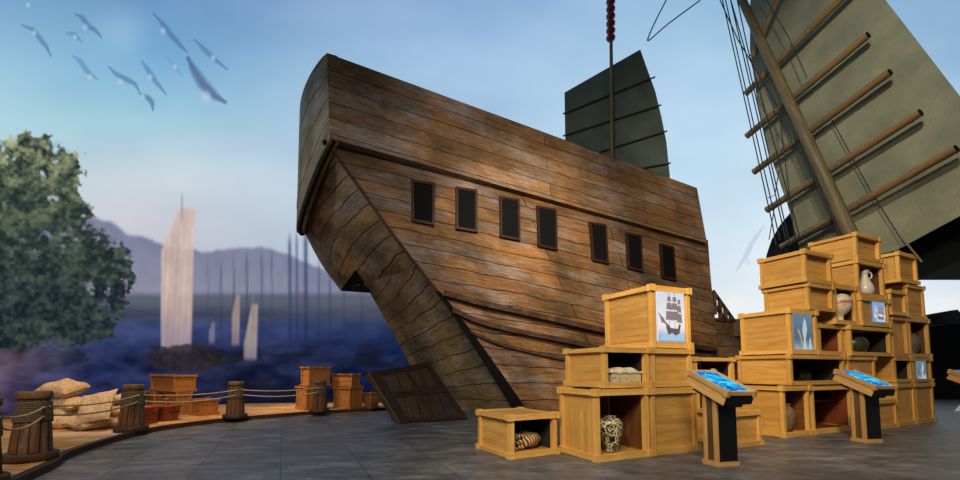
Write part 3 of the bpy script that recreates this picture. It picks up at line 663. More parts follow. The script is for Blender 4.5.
class Stack:
    def __init__(s,px,py,th=TH):
        s.th=th; s.U=Vector((math.cos(th),math.sin(th),0)); s.V=Vector((-math.sin(th),math.cos(th),0)); s.o=G(px,py)
    # column px at height z: x = k*(y*cp+(z-CAMZ)*sp)
    def a(s,px,b,z=1.2):
        k=(px-480)/F; q=s.o+s.V*b; return (k*(q.y*cp+(z-CAMZ)*sp)-q.x)/(s.U.x-k*s.U.y*cp)
    def bdep(s,px,a,z=1.2):
        k=(px-480)/F; q=s.o+s.U*a; return (k*(q.y*cp+(z-CAMZ)*sp)-q.x)/(s.V.x-k*s.V.y*cp)
    def pt(s,a,b,z=0):
        q=s.o+s.U*a+s.V*b; return Vector((q.x,q.y,z))
    def z(s,py,px,b=0.0,z0=1.2):
        q=s.pt(s.a(px,b,z0),b); d=ray(480,py); return CAMZ+d[2]*q.y/d[1]
    def crate(s,pxl,pxn,pxr,z0,z1,b=0.0,depth=None,after=None,before=None,**k):
        zm=(z0+z1)/2; a0=s.a(pxn,b,zm); a1=s.a(pxr,b,zm)
        if after is not None: a0=max(a0,after[0]+after[2]+.018)
        if before is not None: a1=min(a1,before[0]-.018)
        w=a1-a0-.034
        if depth is None: depth=s.bdep(pxl,a0,zm)-b
        return crate(loc=s.pt(a0+.017,b,z0),rz=s.th,w=w,d=depth,h=z1-z0-.014,**k),(a0+.017,b,w,depth)
LS=Stack(595,462.5)
GL='exhibit crates of the left group'; GR='exhibit crates of the right wall'
S1=Stack(509,459.5,math.radians(29))
c1,_=S1.crate(477,509,558,0,.60,name='display_crate',label='low open crate standing alone on the floor left of the left crate group',cat='crate',inner='crate_black',group=GL)
H1=LS.z(388.5,596); H2=LS.z(345.5,606); H3=LS.z(283.5,651,.08)

cA,iA=LS.crate(561,595,650,0,H1,depth=.80,name='display_crate',label='tall open crate holding the black and cream vase',cat='crate',inner='crate_in',group=GL)
cB,iB=LS.crate(600,651,698,0,H1,depth=.80,name='display_crate',label='closed floor crate just right of the crate with the black vase',cat='crate',front='panel',group=GL)
cC,iC=LS.crate(560,603,650,H1,H2,b=.04,depth=.86,name='display_crate',label='wide open crate with the perforated cream box, on top of the black vase crate',cat='crate',inner='crate_black',group=GL)
cD,iD=LS.crate(600,650.5,693,H1,H2,b=.04,after=iC,depth=.86,name='display_crate',label='closed crate directly under the galleon picture crate',cat='crate',front='panel',group=GL)
cE,iE=LS.crate(604,651,691,H2,H3,b=.08,name='display_crate',label='topmost crate of the left group, with a lit galleon picture in front',cat='crate',front='panel',group=GL)
cF,iF=LS.crate(660,694,735,H1-.02,1.43,b=.55,depth=.7,name='display_crate',label='open crate behind the near kiosk, right of the closed middle crate',cat='crate',inner='crate_black',group=GL)
cF2,_=LS.crate(660,697,737,0,H1-.02,b=.6,depth=.7,name='display_crate',label='dark open floor crate mostly hidden behind the near kiosk',cat='crate',inner='crate_black',group=GL)
KS=Stack(733,448)
cG,_=KS.crate(715,733,762,0,.56,b=0,depth=.7,name='display_crate',label='low closed floor crate right behind the post of the near kiosk',cat='crate',front='panel',group=GL)

# picture panels
def picture(root,w,h,mat,x0,x1,z0,z1,name='picture',extra=None):
    mb=MB(); y=-0.5*root_depth[root.name]-.004
    mb.add([(x0,y,z0),(x1,y,z0),(x1,y,z1),(x0,y,z1)],[(0,1,2,3)],[[(0,0),(1,0),(1,1),(0,1)]])
    mb.box(x0,x1,y+.001,y+.02,z0,z1)
    p=mb.build(name,M[mat],root); return p
def quad2d(mb,pts,x0,z0,sx,sz,y):
    # polygon given in 0..1 coords of the picture
    mb.add([(x0+sx*u,y,z0+sz*v) for u,v in pts],[tuple(range(len(pts)))],[[(u,v) for u,v in pts]])
def galleon(parent,x0,x1,z0,z1,y):
    sx,sz=x1-x0,z1-z0
    mb=MB()
    quad2d(mb,[(.3,.24),(.36,.13),(.62,.12),(.78,.16),(.84,.34),(.76,.33),(.72,.25),(.46,.26),(.36,.33),(.28,.36)],x0,z0,sx,sz,y)
    for u,b,t in ((.42,.26,.93),(.62,.25,.97),(.78,.3,.82)): quad2d(mb,[(u-.008,b),(u+.008,b),(u+.008,t),(u-.008,t)],x0,z0,sx,sz,y)
    quad2d(mb,[(.3,.30),(.02,.52),(.03,.545),(.33,.34)],x0,z0,sx,sz,y)
    mb.build('ship_print',M['picship'],parent)
    mb=MB(); y2=y-.0015
    for u,ww in ((.42,.14),(.62,.15),(.79,.10)):
        tops=[(.86,.76,.5),(.74,.60,.75),(.58,.40,1.0)]
        for t,b,s in tops:
            k=ww*s; dz=-.04 if u>.7 else 0
            quad2d(mb,[(u-k,b+dz),(u-k*.4,b+dz+.02),(u+k*.5,b+dz+.01),(u+k,b+dz),(u+k*.82,t+dz),(u-k*.82,t+dz)],x0,z0,sx,sz,y2)
    quad2d(mb,[(.05,.5),(.12,.36),(.3,.33),(.2,.45)],x0,z0,sx,sz,y2)
    mb.build('sail_print',M['picship2'],parent)
    mb=MB(); quad2d(mb,[(.02,.02),(.98,.02),(.96,.10),(.8,.16),(.66,.10),(.5,.17),(.34,.12),(.2,.16),(.06,.09)],x0,z0,sx,sz,y-.0025); mb.build('wave_print',M['picwave'],parent)
def addpic(root,info,h,mat,fx0,fx1,fz0,fz1,kind):
    a,b,w,d=info; x0=-w/2+w*fx0; x1=-w/2+w*fx1; z0=h*fz0; z1=h*fz1; y=-d/2-.006
    mb=MB(); mb.add([(x0,y,z0),(x1,y,z0),(x1,y,z1),(x0,y,z1)],[(0,1,2,3)],[[(0,0),(1,0),(1,1),(0,1)]]); mb.box(x0,x1,y+.001,y+.03,z0,z1)
    # box faces should use dim uv; fine
    p=mb.build('picture',M[mat],root)
    if kind=='galleon': galleon(p,x0,x1,z0,z1,y-.002)
    else:
        sx,sz=x1-x0,z1-z0
        mb=MB(); quad2d(mb,[(.42,.02),(.5,.3),(.44,.5),(.5,.7),(.58,.84),(.66,.74),(.70,.55),(.6,.3),(.66,.03)],x0,z0,sx,sz,y-.002)
        quad2d(mb,[(.72,.02),(.8,.3),(.86,.36),(.9,.1),(.86,.02)],x0,z0,sx,sz,y-.002); mb.build('figure_print',M['picwhite'],p)
        mb=MB(); quad2d(mb,[(.2,.5),(.26,.42),(.36,.25),(.44,.12),(.46,.16),(.38,.34),(.3,.5),(.24,.56)],x0,z0,sx,sz,y-.003); mb.build('gold_print',M['picgold'],p)
addpic(cE,iE,H3-H2,'pic1',.14,.84,.10,.94,'galleon')

# vases
def lathe_thing(name,label,cat,prof,mat,loc,parts=(),group=None,n=28):
    mb=MB(); mb.lathe(prof,n)
    r=empty(name,loc); mb.build('body',M[mat],r)
    for f in parts: f(r)
    return tag(r,label,cat,group)
def vin(st,info,fa,fb,z): a,b,w,d=info; return st.pt(a+w*fa,b+d*fb,z)
s=1.0
prof=[(0,0),(.085,0),(.095,.01),(.09,.03),(.105,.09),(.15,.22),(.172,.34),(.166,.40),(.135,.445),(.085,.46),(.08,.475),(.09,.49),(.06,.485),(.0,.47)]
lathe_thing('vase','black vase with cream scrollwork in the tall open crate on the floor','vase',prof,'vase_black',vin(LS,iA,.47,.28,.07))
# glass disc / small plate behind vase
# perforated cream box in crate C
q=vin(LS,iC,.56,.24,H1+.055); r=empty('perforated_box',q,TH)
mb=MB(); mb.box(-.27,.27,-.14,.14,0,.15); mb.build('body',M['weave'],r)
mb=MB(); mb.grid(lambda u,v:(-.30+.60*u,-.16+.32*v,.15+.07*(1-(2*u-1)**6)*(1-(2*v-1)**4)+.012*math.sin(u*19)),20,8); mb.box(-.29,.29,-.155,.155,.15,.17); mb.build('lid',M['cream'],r)
tag(r,'cream box with dark round holes and a rough cream lid in the open middle crate','box')
# striped bundle in C1
q=S1.pt(.50,.30,.062); r=empty('striped_wood_carving',q,.5)
mb=MB()
def bl(u,v):
    a=2*PI*u; t=v; rr=.155*math.sin(PI*min(max(t,.04),.97))**.5*(1+.10*math.sin(a*3+t*9)); return ((t-.5)*.46, rr*math.cos(a)*1.0, .125+rr*.80*math.sin(a))
mb.grid(bl,20,16); mb.build('body',M['bundle'],r)
mb=MB()
for i in range(9):
    a=random.uniform(-.9,.9); z=random.uniform(.03,.20); y=random.uniform(-.12,.05); mb.tube([(-.10,y,z),(-.19,y-.02,z+.01),(-.245,y-.03+a*.02,z-.015)],[.028,.03,.018],7)
mb.build('knotted_end',M['bundle'],r)
tag(r,'brown and tan striped wooden carving inside the low crate','carving')
# white bowl in dark crate near kiosk
lathe_thing('bowl','pale bowl half hidden behind the near kiosk in the dark floor crate','bowl',[(0,0),(.07,0),(.14,.09),(.17,.18),(.15,.18),(.0,.05)],'vase_grey',LS.pt(LS.a(707,.75),.80,H1-.02-.32))if False else None

# ------------------------------------------------------------------ right wall of crates
RS=Stack(783,438.3)
R=lambda *a,**k: RS.crate(*a,name='display_crate',cat='crate',group=GR,**k)
zz_=lambda py,px,b=0.0:RS.z(py,px,b,2.0)
Z1=zz_(385.3,784);Z2=zz_(353.8,791);Z3=zz_(307.5,790);Z4=zz_(281.8,809);Z5=zz_(247.8,805)
ZB=Z1-.01
r1,ir1=R(738,783,811,0,Z1,depth=.95,label='open floor crate with the carved beige vase at the left foot of the right wall',inner='crate_in')
r2,ir2=R(780,812,854,0,ZB,b=.03,depth=.9,after=ir1,label='wide red-brown open floor crate with an inner shelf behind the middle kiosk',inner='crate_red',mat='crate_red',shelf=[.55])
r4,ir4=R(870,897,916,0,ZB,b=-.04,depth=.85,label='closed tall floor crate left of the outermost one at the right end',front='panel')
r3,ir3=R(820,855,896,0,ZB,b=.45,depth=.6,after=ir2,before=ir4,label='dark open floor crate deep behind the middle kiosk',inner='crate_black')
r5,ir5=R(890,916.5,934.5,0,ZB,b=-.04,depth=.85,after=ir4,label='outermost closed floor crate at the right end of the wall',front='panel')
RF=Stack(877.5,429.5)
r6,_=RF.crate(868,877.5,898,0,.60,depth=.36,name='display_crate',cat='crate',group=GR,label='small low open crate standing in front of the right wall beside the middle kiosk',front='recess')
r7,ir7=R(740,790,846,Z1,Z2,depth=.98,label='long open crate directly under the misty blue picture crate',inner='crate_black')
r10,ir10=R(880,894.5,913,Z1,Z2,depth=.8,label='small open crate with a dark round pot in the second row at the right',inner='crate_black')
r11,ir11=R(890,913.5,932,Z1,Z2,depth=.8,after=ir10,label='second row crate at the right end with a narrow blue-white picture',front='panel')
r8,ir8=R(815,848,876,Z1,Z2,b=.02,depth=.8,after=ir7,label='closed crate in the second row right above the middle kiosk screen',front='panel')
r9,ir9=R(860,877,894,Z1,Z2,b=.3,depth=.6,after=ir8,before=ir10,label='narrow dark open crate recessed in the second row',inner='crate_in')
r12,ir12=R(741,790,818,Z2,Z3,depth=.93,label='large crate with the misty blue picture at the left of the right wall',front='panel')
ZR=zz_(324.5,850); 
r14,ir14=R(820,850,892,Z2,ZR,b=.0,depth=.8,label='black-lined open crate holding the dark patterned bowl',inner='crate_black')
r13,ir13=R(785,818.5,849,Z2,ZR,b=.10,depth=.8,after=ir12,before=ir14,label='red-brown empty open crate right of the misty blue picture crate',inner='crate_red',mat='crate_red')
ZQ=zz_(315,895)
r15,ir15=R(870,892.5,909,Z2,ZQ,b=.03,depth=.6,after=ir14,label='narrow tall recessed crate between the dark bowl crate and the grey vase crate',front='recess')
r16,ir16=R(890,909.5,930,Z2,ZQ,b=.03,depth=.7,after=ir15,label='open crate with the grey patterned vase at the right end',inner='crate_in')
r17,ir17=R(765,808,834,Z3,Z4,depth=.82,label='crate second from the top of the left column, light inner board showing',front='recess')
ZS=zz_(282,835)
r18,ir18=R(815,834.5,857.5,ZR,ZS,b=.04,depth=.8,after=ir17,label='dark brown open crate holding the cream round vase',inner='crate_in')
ZP=zz_(295.5,860)
r19,ir19=R(846,860,890,ZR,ZP,b=-.02,depth=.6,after=ir18,label='small crate with a little lit ship picture under the jug crate',front='panel')
r20,ir20=R(876,890.5,907,ZQ,zz_(289,891),b=-.02,depth=.55,after=ir19,label='small recessed crate right of the little ship picture crate',front='recess')
Z21=zz_(279.5,905)
r21,ir21=R(885,907.5,925,ZQ,Z21,b=.15,depth=.6,after=ir20,label='closed upright crate below the top right crate',front='panel')
r22,ir22=R(757,804.5,832.5,Z4,Z5,depth=.84,label='top crate of the left column of the right wall, light inner board showing',front='recess')
Z23=zz_(257,857)
r23,ir23=R(818,857.5,885,ZP,Z23,b=.02,depth=.8,after=ir22,label='open crate holding the white jug with a handle',inner='crate_in')
r24,ir24=R(882,899,918,Z21,zz_(249.5,899,.12),b=.12,depth=.6,after=ir23,label='topmost crate at the right end of the wall, inner board showing',front='recess')
r25,ir25=R(808,856,881,Z23,zz_(229.5,856),b=.02,depth=.86,label='highest crate of the whole right wall, above the jug crate',front='recess')
addpic(r12,ir12,Z3-Z2,'pic2',.10,.80,.06,.95,'misty')
addpic(r19,ir19,ZP-ZR,'pic3',.42,.82,.16,.86,'galleon')
addpic(r11,ir11,Z2-Z1,'pic2',.20,.66,.08,.92,'misty')
profA=[(0,0),(.09,0),(.10,.02),(.15,.12),(.185,.25),(.19,.34),(.15,.44),(.11,.47),(.115,.50),(.13,.52),(.10,.51),(0,.5)]
lathe_thing('vase','carved beige round-shouldered vase in the floor crate at the left of the right wall','vase',profA,'vase_beige',vin(RS,ir1,.42,.22,.065))
def band(r): mb=MB(); mb.lathe([(.238,.385),(.242,.40),(.238,.43),(.232,.45)],28); mb.build('band',M['pinkband'],r)
lathe_thing('round_vase','cream round vase with a pink band on a narrow foot','vase',[(0,0),(.085,0),(.09,.02),(.075,.06),(.075,.15),(.13,.19),(.20,.27),(.235,.38),(.225,.48),(.17,.57),(.09,.61),(0,.62)],'sphere',vin(RS,ir18,.56,.20,ZR+.055),(band,))
def handle(r):
    mb=MB(); mb.tube([(.05,-.0,.50),(.11,-.02,.52),(.145,-.02,.47),(.13,-.02,.40),(.08,0,.37)],.016,8); mb.build('handle',M['jug'],r)
lathe_thing('jug','white ceramic jug with a looped handle high in the right wall','jug',[(0,0),(.08,0),(.13,.04),(.155,.13),(.14,.22),(.09,.33),(.058,.42),(.06,.50),(.09,.56),(.08,.56),(.05,.50),(0,.45)],'jug',vin(RS,ir23,.52,.16,ZP+.065),(handle,))
lathe_thing('patterned_bowl','dark green bowl with pale pattern in the black-lined crate','bowl',[(0,0),(.14,0),(.19,.03),(.25,.12),(.27,.22),(.24,.32),(.18,.37),(.12,.39),(0,.39)],'vase_dark',vin(RS,ir14,.42,.35,Z2+.05))
lathe_thing('vase','grey patterned vase in the open crate at the right end of the right wall','vase',profA,'vase_grey',vin(RS,ir16,.56,.28,Z2+.06))
lathe_thing('pot','dark round pot in the small second row crate at the right','pot',[(0,0),(.07,0),(.12,.05),(.14,.13),(.12,.21),(.08,.24),(.06,.27),(0,.27)],'vase_dark',vin(RS,ir10,.38,.35,Z1+.045))
lathe_thing('jar','small beige jar at the left side of the long open crate','jar',[(0,0),(.06,0),(.10,.05),(.11,.14),(.08,.22),(.05,.25),(0,.25)],'vase_beige',vin(RS,ir7,.16,.35,Z1+.045))
lathe_thing('pot','dim dark pot at the right side of the long open crate','pot',[(0,0),(.10,0),(.15,.05),(.17,.12),(.14,.2),(.09,.22),(0,.22)],'vase_dark',vin(RS,ir7,.68,.5,Z1+.045))

# ------------------------------------------------------------------ kiosks
def kiosk(loc,rz):
    r=empty('information_kiosk',loc,rz)
    w,d=.28,.22; H=.94
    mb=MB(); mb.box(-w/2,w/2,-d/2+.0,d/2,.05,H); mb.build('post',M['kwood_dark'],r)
    mb=MB(); mb.box(-w/2+.018,w/2+.006,-d/2-.012,-d/2,.05,H-.02); mb.box(w/2,w/2+.006,-d/2,d/2,.05,H-.02); mb.build('front_panel',M['blackpanel'],r)
    mb=MB()
    for x0,y0 in ((-w/2-.012,-d/2-.006),(-w/2-.012,d/2-.06)): mb.box(x0,x0+.03,y0,y0+.06,.0,H)
    mb.box(-w/2-.02,w/2+.02,-d/2-.022,d/2+.02,0,.06); mb.build('trim',M['kwood'],r)
    # sloped desk
    Ls,Ws,T=.68,.40,.165; ang=math.radians(22)
    Mx=Matrix.Translation((0.0,-.01,.985))@Matrix.Rotation(ang,4,'X')
    mb=MB(); mb.box(-Ws/2,Ws/2,-Ls/2,Ls/2,-T/2,T/2-.012,Mx); 
    mb.build('desk',M['kwood'],r)
    mb=MB(); mb.box(-Ws/2+.0,Ws/2+.0,-Ls/2-.008,-Ls/2,-T/2,T/2-.03,Mx); mb.box(-Ws/2+.05,Ws/2-.05,-Ls/2+.06,Ls/2-.1,-T/2-.07,-T/2,Mx); mb.build('desk_front',M['blackpanel'],r)
    mb=MB()
    for x in (-Ws/2-.012,Ws/2-.022): mb.box(x,x+.034,-Ls/2-.015,Ls/2+.015,T/2-.045,T/2+.012,Mx)
    for y in (-Ls/2-.014,Ls/2-.022): mb.box(-Ws/2,Ws/2,y,y+.034,T/2-.04,T/2+.008,Mx)
    for x in (-Ws/2-.02,Ws/2-.025):
        for y in (-Ls/2-.022,Ls/2-.03): mb.box(x,x+.05,y,y+.055,T/2-.06,T/2+.022,Mx)
    mb.box(-Ws/2-.012,-Ws/2,-Ls/2,Ls/2,-T/2-.01,-T/2+.03,Mx)
    mb.build('desk_rim',M['kwood'],r)
    mb=MB(); x0,x1,y0,y1=-Ws/2+.026,Ws/2-.026,-Ls/2+.028,Ls/2-.028; zt=T/2-.004
    mb.add([Mx@Vector(p) for p in ((x0,y0,zt),(x1,y0,zt),(x1,y1,zt),(x0,y1,zt))],[(0,1,2,3)],[[(x0,y0),(x1,y0),(x1,y1),(x0,y1)]])
    mb.box(x0,x1,y0,y1,T/2-.02,zt-.001,Mx); sc=mb.build('screen',M['screen'],r)
    return r
kp=G(718,467); k1=kiosk(kp+Vector((.115,.14,0)),math.radians(14)); GK='touch screen kiosks'
tag(k1,'wooden touch screen kiosk in front of the left crate group, nearest of the three','kiosk',GK)
k2=copy_tree(k1); kp=G(862,443); k2.location=kp+Vector((.205,.14,0)); k2.rotation_euler.z=math.radians(8); tag(k2,'wooden touch screen kiosk standing before the right crate wall','kiosk',GK)
k3=copy_tree(k1); kp=G(966,434); k3.location=kp+Vector((.46,.14,0)); k3.rotation_euler.z=math.radians(4); tag(k3,'wooden touch screen kiosk cut off by the right edge of the picture','kiosk',GK)
q=G(955,411); mb=MB(); mb.poly([(q.x,q.y,.0),(q.x+.9,q.y+.1,.0),(q.x+.9,q.y+.3,.5),(q.x+.35,q.y+.12,.2)],.02)
tag(mb.build('white_card',M['white']),'white slanted card low against the dark wall at the right edge','card')

# ------------------------------------------------------------------ deck chests, crates, pots
def deckcrate(px0,px1,pyb,pyt,label,rz=0.0,depth=.6,name='deck_crate',z0=None,Y=None,front='panel',side=None):
    """front face spans px0..px1; stands with bottom front at pyb"""
    if z0 is None: a=G(px0,pyb,DZ); z0=DZ; Y=a.y
    c,s_=math.cos(rz),math.sin(rz); k0=(px0-480)/F; k1=(px1-480)/F; x0=k0*Y; w=(k1*Y-x0)/(c-k1*s_)
    z1=P(px0,pyt,Y).z
    return crate(name,label,'crate',(x0,Y,z0+.004),rz,w,depth,z1-z0-.012,front='panel',mat='deckcrate',frame='deckcrate',group='crates on the wooden deck',rh=.05,knob=True),(Y,z1,w)
def dcrate(pxl,pxn,pxr,pyb,pyt,th,label,name='deck_crate',base=None):
    th=math.radians(th); st=Stack(pxn,pyb,th)
    if base is None: st.o=G(pxn,pyb,DZ); st.o.z=0; z0=DZ
    else: st.o=base[0].copy(); z0=base[1]; st.o=st.pt(st.a(pxn,0,z0+.3),0)
    a0=st.a(pxn,0,z0+.3); z1=st.z(pyt,pxn,0,z0+.4)
    w=st.a(pxr,0,z0+.3)-a0; d=st.bdep(pxl,a0,z0+.3)
    crate(name,label,'crate',st.pt(a0,0,z0+.004),th,max(.2,w),max(.2,d),z1-z0-.012,front='panel',mat='deckcrate',frame='deckcrate',group='crates on the wooden deck',rh=.05)
    return st.o,z1
b1=dcrate(166,176,191,415.5,392,60,'large orange-brown deck crate under the wide chest')
dcrate(190,200,218.5,416,399,60,'low orange-brown deck crate right of the wide chest')
b3=dcrate(146,154,163,413.5,391.5,55,'narrow deck crate at the left under the wide chest')
dcrate(151,174,196,392,374.5,58,'wide wooden chest on top of the left deck crates','wooden_chest',(b1[0],b1[1]))
dcrate(124,132,143,414,392,55,'small deck crate glimpsed between the sacks and the pots')
b4=dcrate(296,306,322,410.3,386.5,45,'lower deck crate of the brightly lit pair behind the farthest bollard')
dcrate(301,309,330,386.5,366.5,45,'brightly lit upper deck crate behind the farthest bollard','deck_crate',b4)
b5=dcrate(333.5,350,362.5,409.5,387,62,'lower deck crate of the pair nearest the rudder')
dcrate(332,352,360,387,373.5,62,'upper deck crate of the pair nearest the rudder','deck_crate',b5)
dcrate(364,371,378.5,408.8,392.5,52,'smallest single deck crate beside the tilted rudder')
def tub(px,py,r,h,label,knob=False):
    g=G(px,py,DZ); g.z=0; g=g*(1+r/g.length); e=empty('wooden_tub',(g.x,g.y,DZ+.003))
    mb=MB(); mb.lathe([(0,0),(r*.82,0),(r*.84,.02),(r,h*.86),(r*1.06,h*.88),(r*1.08,h),(r*.98,h),(r*.92,h*.85),(0,h*.84)],28); mb.build('body',M['terra'],e)
    mb=MB(); mb.lathe([(r*.93,h*.5),(r*.965,h*.51),(r*.975,h*.58),(r*.93,h*.6)],28); mb.build('hoop',M['deckedge'],e)
    if knob:
        mb=MB(); mb.lathe([(0,h*.84),(.06,h*.84),(.07,h*1.0),(.04,h*1.2),(.07,h*1.35),(.05,h*1.45),(0,h*1.47)],14); mb.build('stopper',M['terra'],e)
    tag(e,label,'tub','red-brown tubs on the deck')
tub(165.5,421.5,.27,.34,'larger red-brown wooden tub in front of the wide chest',True)
tub(146,424.5,.21,.36,'smaller red-brown wooden tub half behind the bollard beside the larger tub')

# ------------------------------------------------------------------ the ship
ship=empty('wooden_junk_ship',(4,14,0))
def sp_(mb,name,mat,parent=ship):
    o=mb.build(name,M[mat]); 
    if parent is ship: keepworld(o,ship)
    else:
        o.parent=parent; o.matrix_parent_inverse=Matrix.Identity(4)
        # parent already carries the ship offset: keep world coordinates
    return o
E=Vector((.918,.397,0)); Nn=Vector((-.397,.918,0)); Wd=5.2
A=P(327,53,9.0); A2=P(330,138,9.03); Rt=P(697,188,13.4); Rb=P(707,243,13.5)
T1=P(328.5,146,9.22)
def lerp(a,b,t): return a*(1-t)+b*t
def pl(pts,t):
    n=len(pts)-1; x=min(max(t,0),1)*n; i=min(int(x),n-1); return lerp(pts[i],pts[i+1],x-i)
def smooth_curve(pts,n=24):
    c=catmull_v(pts,12); return c
def catmull_v(p,n=12):
    p=[Vector(q) for q in p]; p=[2*p[0]-p[1]]+p+[2*p[-1]-p[-2]]; out=[]
    for i in range(1,len(p)-2):
        for k in range(n):
            t=k/n; a,b,c,d=p[i-1:i+3]; out.append(0.5*((2*b)+(c-a)*t+(2*a-5*b+4*c-d)*t*t+(3*b-a-3*c+d)*t**3))
    out.append(p[-2]); return out
NEAR=catmull_v([T1,P(363,194,9.6),P(402,248,10.15),P(444,302,10.7),P(480,356,11.15),P(516,414,11.5)])
NEAR[-1].z=-.02
FIRST=0.0
RE=catmull_v([P(708,240,13.75),P(711,280,13.9),P(715,318,14.05),P(718,350,14.4),P(722,380,15.0),P(725,404,15.6)])
RE[-1].z=-.02
def side(s_,t):  # s along length 0..1, t top->bottom
    a=pl(NEAR,t); b=pl(RE,t); p=lerp(a,b,s_)
    belly=math.sin(PI*s_)*math.sin(PI*min(t*1.1,1))*.25
    return p+Vector((.35,-.9,0))*belly
def side_uv(s_,t): return (s_*11.5, t*8.2)
mb=MB(); mb.grid(side,60,40,side_uv); sp_(mb,'hull_side','side')
# lower hull running on towards the bow
def bow(s_,t):
    a=pl(RE,.42+.58*t); q=a+E*(s_*7.5); taper=s_*s_; q=q+Nn*(taper*2.0); q.z+=taper*.9*(1-t); return q
mb=MB(); mb.grid(bow,24,12,lambda u,v:(u*7.5,v*4)); sp_(mb,'bow_side','side')
# bow far side + deck
def bowfar(s_,t):
    p=bow(s_,t); lat=p.dot(Nn); c0=(RE[0].dot(Nn)+2.6); return p+Nn*(2*(c0-lat))
mb=MB(); mb.grid(lambda u,v:bowfar(1-u,v),24,12,lambda u,v:(u*7.5,v*4)); sp_(mb,'bow_far_side','side')
mb=MB(); mb.grid(lambda u,v:lerp(bow(u,.06),bowfar(u,.06),v),12,6,lambda u,v:(u*7,v*5)); sp_(mb,'main_deck','side')
mb=MB(); mb.grid(lambda u,v:lerp(bow(1,v),bowfar(1,v),u),6,8,lambda u,v:(u*3,v*4)); sp_(mb,'bow_transom','transom')
# gunwale rail of the bow section
mb=MB(); pts=[bow(k/12,0)+Vector((0,-.03,.02)) for k in range(13)]
for i in range(12):
    a,b=pts[i],pts[i+1]; mb.hexa([a,b,b+Nn*.2,a+Nn*.2,a+Vector((0,0,.1)),b+Vector((0,0,.1)),b+Nn*.2+Vector((0,0,.1)),a+Nn*.2+Vector((0,0,.1))])
sp_(mb,'gunwale','wale')
# stair / sloping rail against the end of the tall stern house
q0=P(713,291,14.1); q1=P(735,322,14.6)
mb=MB(); mb.tube([q0,q1],.06,6); mb.tube([q0+Vector((0,0,-.42)),q1+Vector((0,0,-.42))],.06,6)
for k in (.05,.3,.55,.8): a=lerp(q0,q1,k); mb.box(a.x-.05,a.x+.05,a.y-.05,a.y+.05,a.z-.75,a.z)
mb.box(q1.x-.12,q1.x+.16,q1.y-.1,q1.y+.1,q1.z-.5,q1.z+.05)
sp_(mb,'stair_rail','wale')
# end wall of stern house and far side
def farN(t): p=pl(NEAR,t); return p+Nn*(Wd-.25)
mb=MB(); mb.grid(lambda u,v:lerp(pl(RE,v*.6),pl(RE,v*.6)+Nn*(Wd-.3),u),8,10,lambda u,v:(u*5,v*5)); sp_(mb,'stern_house_end','side')
# bulwark band (near side)
OUT=-Nn
def bul(u,v,off=0.0,):
    p=lerp(lerp(A,A2,v),lerp(Rt,Rb,v),u); return p-OUT*off
mb=MB(); LB=(Rt-A).length
mb.grid(lambda u,v:bul(u,v),40,6,lambda u,v:(u*LB,v*1.9))
mb.grid(lambda u,v:bul(1-u,v,.28),40,6,lambda u,v:(u*LB,v*1.9))
mb.grid(lambda u,v:lerp(bul(u,1),bul(u,1,.28),v),40,1,lambda u,v:(u*LB,v*.3))
mb.grid(lambda u,v:lerp(bul(u,0,.28),bul(u,0),v),40,1,lambda u,v:(u*LB,v*.3))
mb.grid(lambda u,v:lerp(bul(1,v),bul(1,v,.28),u),1,6,lambda u,v:(u*.3,v*1.9))
sp_(mb,'bulwark','bulwark')
# stern bulwark (bulging panel)
def bulge(w,k): return -E*(k*math.sin(PI*w)**.8)
def sb(w,v,off=0): p=lerp(A,A2,v)+Nn*(Wd*w)+bulge(w,.56+.10*v)+E*off; p.z-=v*1.35*math.sin(PI*w)**.9; return p
mb=MB(); mb.grid(lambda u,v:sb(1-u,v),30,8,lambda u,v:(u*Wd,v*1.9)); mb.grid(lambda u,v:sb(u,v,.22),30,8,lambda u,v:(u*Wd,v*1.9))
mb.grid(lambda u,v:lerp(sb(u,0),sb(u,0,.22),v),30,1,lambda u,v:(u*Wd,v*.3)); mb.grid(lambda u,v:lerp(sb(1-u,1),sb(1-u,1,.22),v),30,1,lambda u,v:(u*Wd,v*.3))
sp_(mb,'stern_bulwark','transom')
# far side bulwark + hull
mb=MB(); mb.grid(lambda u,v:bul(1-u,v,Wd),20,4,lambda u,v:(u*LB,v*1.9)); mb.grid(lambda u,v:bul(u,v,Wd-.25),20,4,lambda u,v:(u*LB,v*1.9)); sp_(mb,'far_bulwark','bulwark')
FAR_TOP=T1+Nn*(Wd-.3)
F_UP=catmull_v([FAR_TOP,P(308,232,13.7),P(320,262,13.6),P(341,291,13.5)],8)
TN=.47
F_LOW=[lerp(F_UP[-1],pl(NEAR,TN),.37),P(390,328,13.35),P(415,374,13.4),P(438,407.5,13.45)]
TN=.47
def trans_up(w,t):
    p=lerp(pl(NEAR,t*TN),pl(F_UP,t),w); return p+bulge(w,.62*(1-t)**.4+.22*math.sin(PI*t)*math.sin(PI*w))
def trans_low(w,t):
    tt=TN+(1-TN)*t; p=lerp(pl(NEAR,tt),pl(F_LOW,t),w); return p
mb=MB(); mb.grid(lambda u,v:trans_up(1-u,v),26,20,lambda u,v:((1-u)*5.2+v*1.2,v*4.0-(1-u)*3.2*(1-v*.47)**1.5)); 
mb.grid(lambda u,v:trans_low(1-u,v),26,20,lambda u,v:((1-u)*4.2+1.2,v*4.4+4.0-(1-u)*3.2*(1-.47-.53*v)**1.5)); sp_(mb,'stern_transom','transom')
